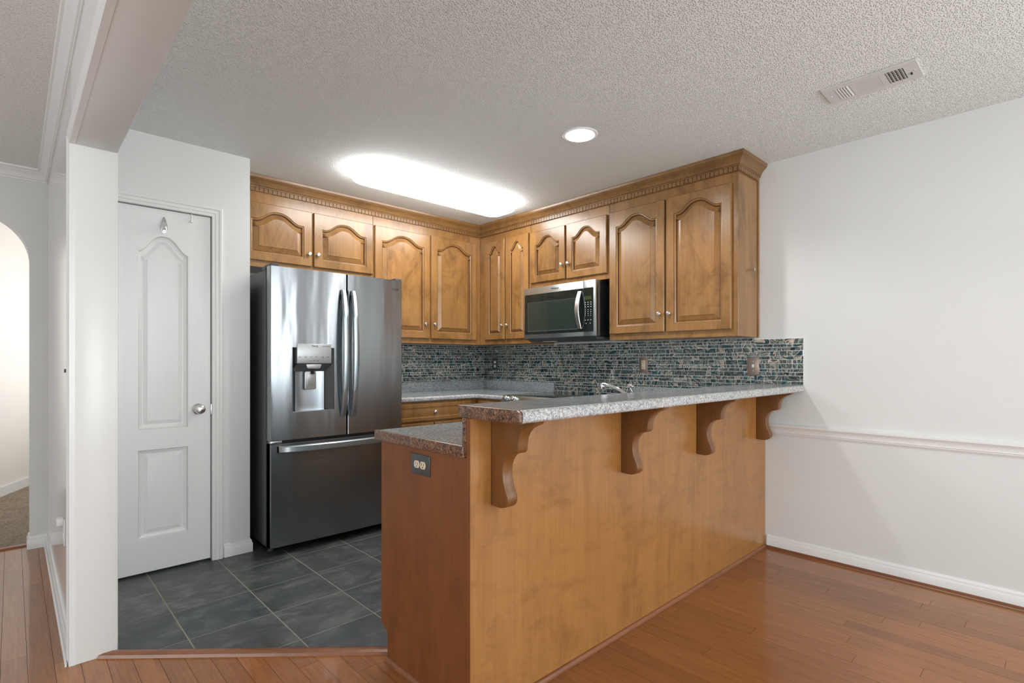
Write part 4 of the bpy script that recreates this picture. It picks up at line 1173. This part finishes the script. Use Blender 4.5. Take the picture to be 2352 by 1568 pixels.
# dispenser
hx0, hx1, hz0, hz1 = hole
mb = MB()   # cavity: sloping side cheeks, curved back
dp = FF + .060
def q4(a, b_, c_, d): mb.add([a, b_, c_, d], [(0, 1, 2, 3)])
yF = FF + .004
q4((hx0, yF, hz0), (hx0 + .035, dp, hz0 + .012), (hx0 + .035, dp, hz1), (hx0, yF, hz1))
q4((hx1, yF, hz0), (hx1, yF, hz1), (hx1 - .055, dp, hz1), (hx1 - .055, dp, hz0 + .012))
q4((hx0, yF, hz1), (hx0 + .035, dp, hz1), (hx1 - .055, dp, hz1), (hx1, yF, hz1))
mb.build('cavity', M['grey_plastic'], ld, smooth=0)
dw = MB()
v = []; f = []; n = 12
for i in range(n + 1):
    t_ = i / n; x = hx0 + .030 + (hx1 - .05 - hx0 - .030) * t_; y = dp - .001 - 0.016 * (abs(2 * t_ - 1)) ** 3
    v += [(x, y, hz0 + .003), (x, y, hz1 - .12)]
for i in range(n): f.append((2 * i, 2 * i + 2, 2 * i + 3, 2 * i + 1))
dw.add(v, f); dw.build('cavity_back', M['disp_wall'], ld, uv=(0, 2))
MB().prism([(hx0, yF), (hx1, yF), (hx1 - .055, dp), (hx0 + .035, dp)], 'z', hz0 - .001, hz0 + .005).build('drip_tray', M['nickel'], ld)
# control head
MB().box(1.281, 1.503, FF - .002, FF + .058, 1.168, 1.292, 0.004).build('control_panel', M['disp_panel'], ld)
mb = MB(); mb.add([(1.283, FF + .001, 1.1678), (1.501, FF + .001, 1.1678), (1.47, FF + .040, 1.118), (1.262, FF + .040, 1.118), (1.283, FF + .057, 1.1678), (1.501, FF + .057, 1.1678), (1.47, FF + .057, 1.118), (1.262, FF + .057, 1.118)],
       [(0, 1, 2, 3), (4, 7, 6, 5), (0, 4, 5, 1), (2, 6, 7, 3), (0, 3, 7, 4), (1, 5, 6, 2)])
mb.build('chute_housing', M['grey_plastic'], ld, smooth=0)
mb = MB(); mb.prism([(1.340, 1.163), (1.440, 1.163), (1.434, 1.142), (1.425, 1.135), (1.355, 1.135), (1.346, 1.142)], 'y', FF + .004, FF + .03, 0.002)
mb.build('light_tab', M['disp_panel'], ld)
mb = MB(); mb.prism(rrect(1.345, 1.418, 1.002, 1.118, 0.010), 'y', FF + .036, FF + .044, 0.002)
pdl = mb.build('paddle', M['disp_panel'], ld)
MB().prism(rrect(1.357, 1.408, 1.028, 1.105, 0.006), 'y', FF + .0335, FF + .037, 0.001).build('paddle_pad', M['disp_panel'], ld)
MB().lathe([(0.012, 0), (0.010, 0.016), (0.007, 0.022)], (1.392, FF + .026, 1.100), 'z', 14).build('spout', M['black'], ld)
frF = frame_negY(FF - .0021)
ORG_ld = ORG[ld.name]
text('ThinQ', 0.016, frF, ld, M['ink'], 1.392, 1.277, 0.0, bold=0.0003)
MB(frF).lathe([(0.0028, 0.0), (0.0028, 0.0003)], (1.448, 1.276, 0), 'z', 10).build('print_mark', M['ink'], ld, smooth=0)
MB(frF).box(1.454, 1.492, 1.2745, 1.2775, 0, 0.0003).build('print_mark', M['ink'], ld, smooth=0)
pm = [(u_, 1.2097, .008, .0013) for u_ in (1.298, 1.334, 1.370, 1.402, 1.444, 1.478)] + [(u_, 1.204, .006, .001) for u_ in (1.298, 1.334, 1.444)] + [(u_, 1.1852, .006, .0013) for u_ in (1.366, 1.388, 1.412)]
for (u_, z_, a_, b_) in pm: MB(frF).box(u_ - a_, u_ + a_, z_ - b_, z_ + b_, 0, 0.0003).build('print_mark', M['ink'], ld, smooth=0)
sl_ = plain('white_lens', (0.9, 0.9, 0.9), 0.3)
MB(frF).lathe([(0.002, 0), (0.002, 0.0004)], (1.290, 1.215, 0), 'z', 8).build('status_light', sl_, ld); MB(frF).lathe([(0.0022, 0), (0.0022, 0.0004)], (1.366, 1.192, 0), 'z', 8).build('status_light', sl_, ld)
# logo: ring with letters
def ring(mb, u, v, r, t_, w0, w1, n=28, a0=0, a1=2 * PI):
    vv = []; ff = []
    for i in range(n + 1):
        a = a0 + (a1 - a0) * i / n
        for rr in (r, r - t_):
            for ww in (w0, w1): vv.append((u + rr * math.cos(a), v + rr * math.sin(a), ww))
    for i in range(n):
        b0 = 4 * i; b1 = b0 + 4
        ff += [(b0 + 1, b1 + 1, b1 + 3, b0 + 3), (b0, b1, b1 + 1, b0 + 1), (b0 + 2, b0 + 3, b1 + 3, b1 + 2)]
    mb.add(vv, ff)
frL = frame_negY(FF + .0078)
mb = MB(frL)
ring(mb, 1.957, 1.692, 0.0115, 0.0022, 0, 0.001, a0=0.2, a1=2 * PI - .35)
mb.box(1.9565, 1.9585, 1.686, 1.697, 0, 0.001); mb.box(1.9565, 1.9625, 1.6855, 1.6872, 0, 0.001); mb.box(1.957, 1.968, 1.6905, 1.6922, 0, 0.001)
mb.build('emblem', M['logo'], rd, smooth=0)
text('LG', 0.0235, frL, rd, M['logo'], 1.989, 1.692, 0.0004, bold=0.0005)

# ------------------------------------------------------------------ ceiling fixtures
def oval(cx_, cy_, hw, hh, r, n=10):
    return [(cx_ + u_, cy_ + v_) for u_, v_ in rrect(-hw, hw, -hh, hh, r, n)]
fl = thing('ceiling_light', (2.215, 3.02, CH), 'long lit fluorescent ceiling light with rounded white diffuser over the kitchen', 'ceiling light')
mb = MB(); v = []; f = []; N = None
prof_l = [(0.0, CH - .0005), (0.0, CH - .022), (0.004, CH - .045), (0.020, CH - .066), (0.050, CH - .079), (0.085, CH - .084), (0.13, CH - .085)]
for d, z in prof_l:
    lp = oval(2.262, 3.135, 0.668 - d, 0.170 - d, max(0.02, 0.125 - d), 10); N = len(lp)
    v += [(p[0], p[1], z) for p in lp]
for j in range(len(prof_l) - 1):
    for i in range(N):
        k = (i + 1) % N; f.append((j * N + i, j * N + k, (j + 1) * N + k, (j + 1) * N + i))
f.append(tuple(range((len(prof_l) - 1) * N, len(prof_l) * N)))
mb.add(v, f); mb.build('diffuser', M['tube'], fl, smooth=40)
for sx in (1.80, 2.78):
    MB().lathe([(0.005, 0), (0.006, 0.003), (0.004, 0.007)], (sx, 3.301, CH - .040), 'y', 10).build('latch', M['nickel'], fl)
cl = thing('recessed_light', (2.291, 1.865, CH), 'small round lit recessed ceiling light nearer the camera than the long light', 'ceiling light')
MB().lathe([(0.098, 0.0), (0.098, -0.003), (0.094, -0.006), (0.080, -0.006), (0.078, -0.003), (0.078, -0.0)], (2.291, 1.865, CH), 'z', 48).build('trim_ring', M['white_plastic'], cl)
MB().lathe([(0.079, -0.0062), (0.076, -0.0085), (0.0, -0.0090)], (2.291, 1.865, CH), 'z', 48).build('lens', M['can'], cl)
# vent register
vt = thing('ceiling_vent', (2.80, 0.607, CH), 'white rectangular air register on the ceiling near the right wall', 'vent')
VX0, VX1, VY0, VY1 = 2.722, 2.908, 0.433, 0.790
zc = CH
mb = MB()
mb.box(VX0, VX1, VY0, VY1, zc - .0015, zc - .0005)
# flange frame around the openings
ox0, ox1 = VX0 + .035, VX1 - .035
def fr_box(a, b_, c_, d): mb.box(a, b_, c_, d, zc - .008, zc - .0015, 0.0008, 1)
fr_box(VX0, ox0, VY0, VY1); fr_box(ox1, VX1, VY0, VY1)
ys = [VY0, VY0 + .052, VY0 + .118, VY0 + .140, VY1 - .125, VY1 - .105, VY1 - .052, VY1]
fr_box(ox0, ox1, ys[0], ys[1]); fr_box(ox0, ox1, ys[2], ys[3]); fr_box(ox0, ox1, ys[4], ys[5]); fr_box(ox0, ox1, ys[6], ys[7])
mb.build('frame', M['vent'], vt)
bx(ox0, ox1, ys[1], ys[2], zc - .0022, zc - .0016).build('opening', M['void'], vt); bx(ox0, ox1, ys[5], ys[6], zc - .0022, zc - .0016).build('opening', M['void'], vt)
def slat(y, tilt):
    return MB(Matrix.Translation((0, y, zc - .007)) @ Matrix.Rotation(tilt, 4, 'X')).box(ox0, ox1, -.0056, .0056, -.0006, .0006)
for i in range(5):
    slat(ys[5] + .006 + i * .0108, R(-38)).build('slat', M['vent'], vt, smooth=0)
    slat(ys[1] + .008 + i * .0130, R(38)).build('slat', M['vent'], vt, smooth=0)
for i in range(12):
    x = ox0 + (ox1 - ox0) * (i + .5) / 12
    MB(Matrix.Translation((x, 0, zc - .006)) @ Matrix.Rotation(R(30), 4, 'Y')).box(-.0048, .0048, ys[3], ys[4], -.0006, .0006).build('louver', M['vent'], vt, smooth=0)
mb = MB()
for i in range(1, 6): mb.box(ox0 + (ox1 - ox0) * i / 6 - .0006, ox0 + (ox1 - ox0) * i / 6 + .0006, ys[1], ys[2], zc - .0060, zc - .0024)
mb.build('damper_grid', M['vent'], vt, smooth=0)
for yy in (VY0 + .02, VY1 - .02):
    MB().lathe([(0.004, -.008), (0.0035, -.0095), (0, -.010)], ((VX0 + VX1) / 2, yy, zc), 'z', 10).build('screw', M['nickel'], vt)
MB().box((VX0 + VX1) / 2 + .012, (VX0 + VX1) / 2 + .026, VY0 + .030, VY0 + .036, zc - .014, zc - .0075, 0.001).build('damper_lever', M['gasket'], vt)

for o_ in list(bpy.data.objects):
    if o_.parent is None and o_.get('label'):
        g_ = {'wall_cabinet': 'maple wall cabinets', 'base_cabinet': 'maple base cabinets', 'outlet': 'wall outlets', 'light_switch': 'toggle switches', 'threshold_strip': 'wooden threshold strips', 'mosaic_backsplash': 'glass mosaic backsplash sections'}.get(o_.name.split('.')[0])
        if g_: o_['group'] = g_
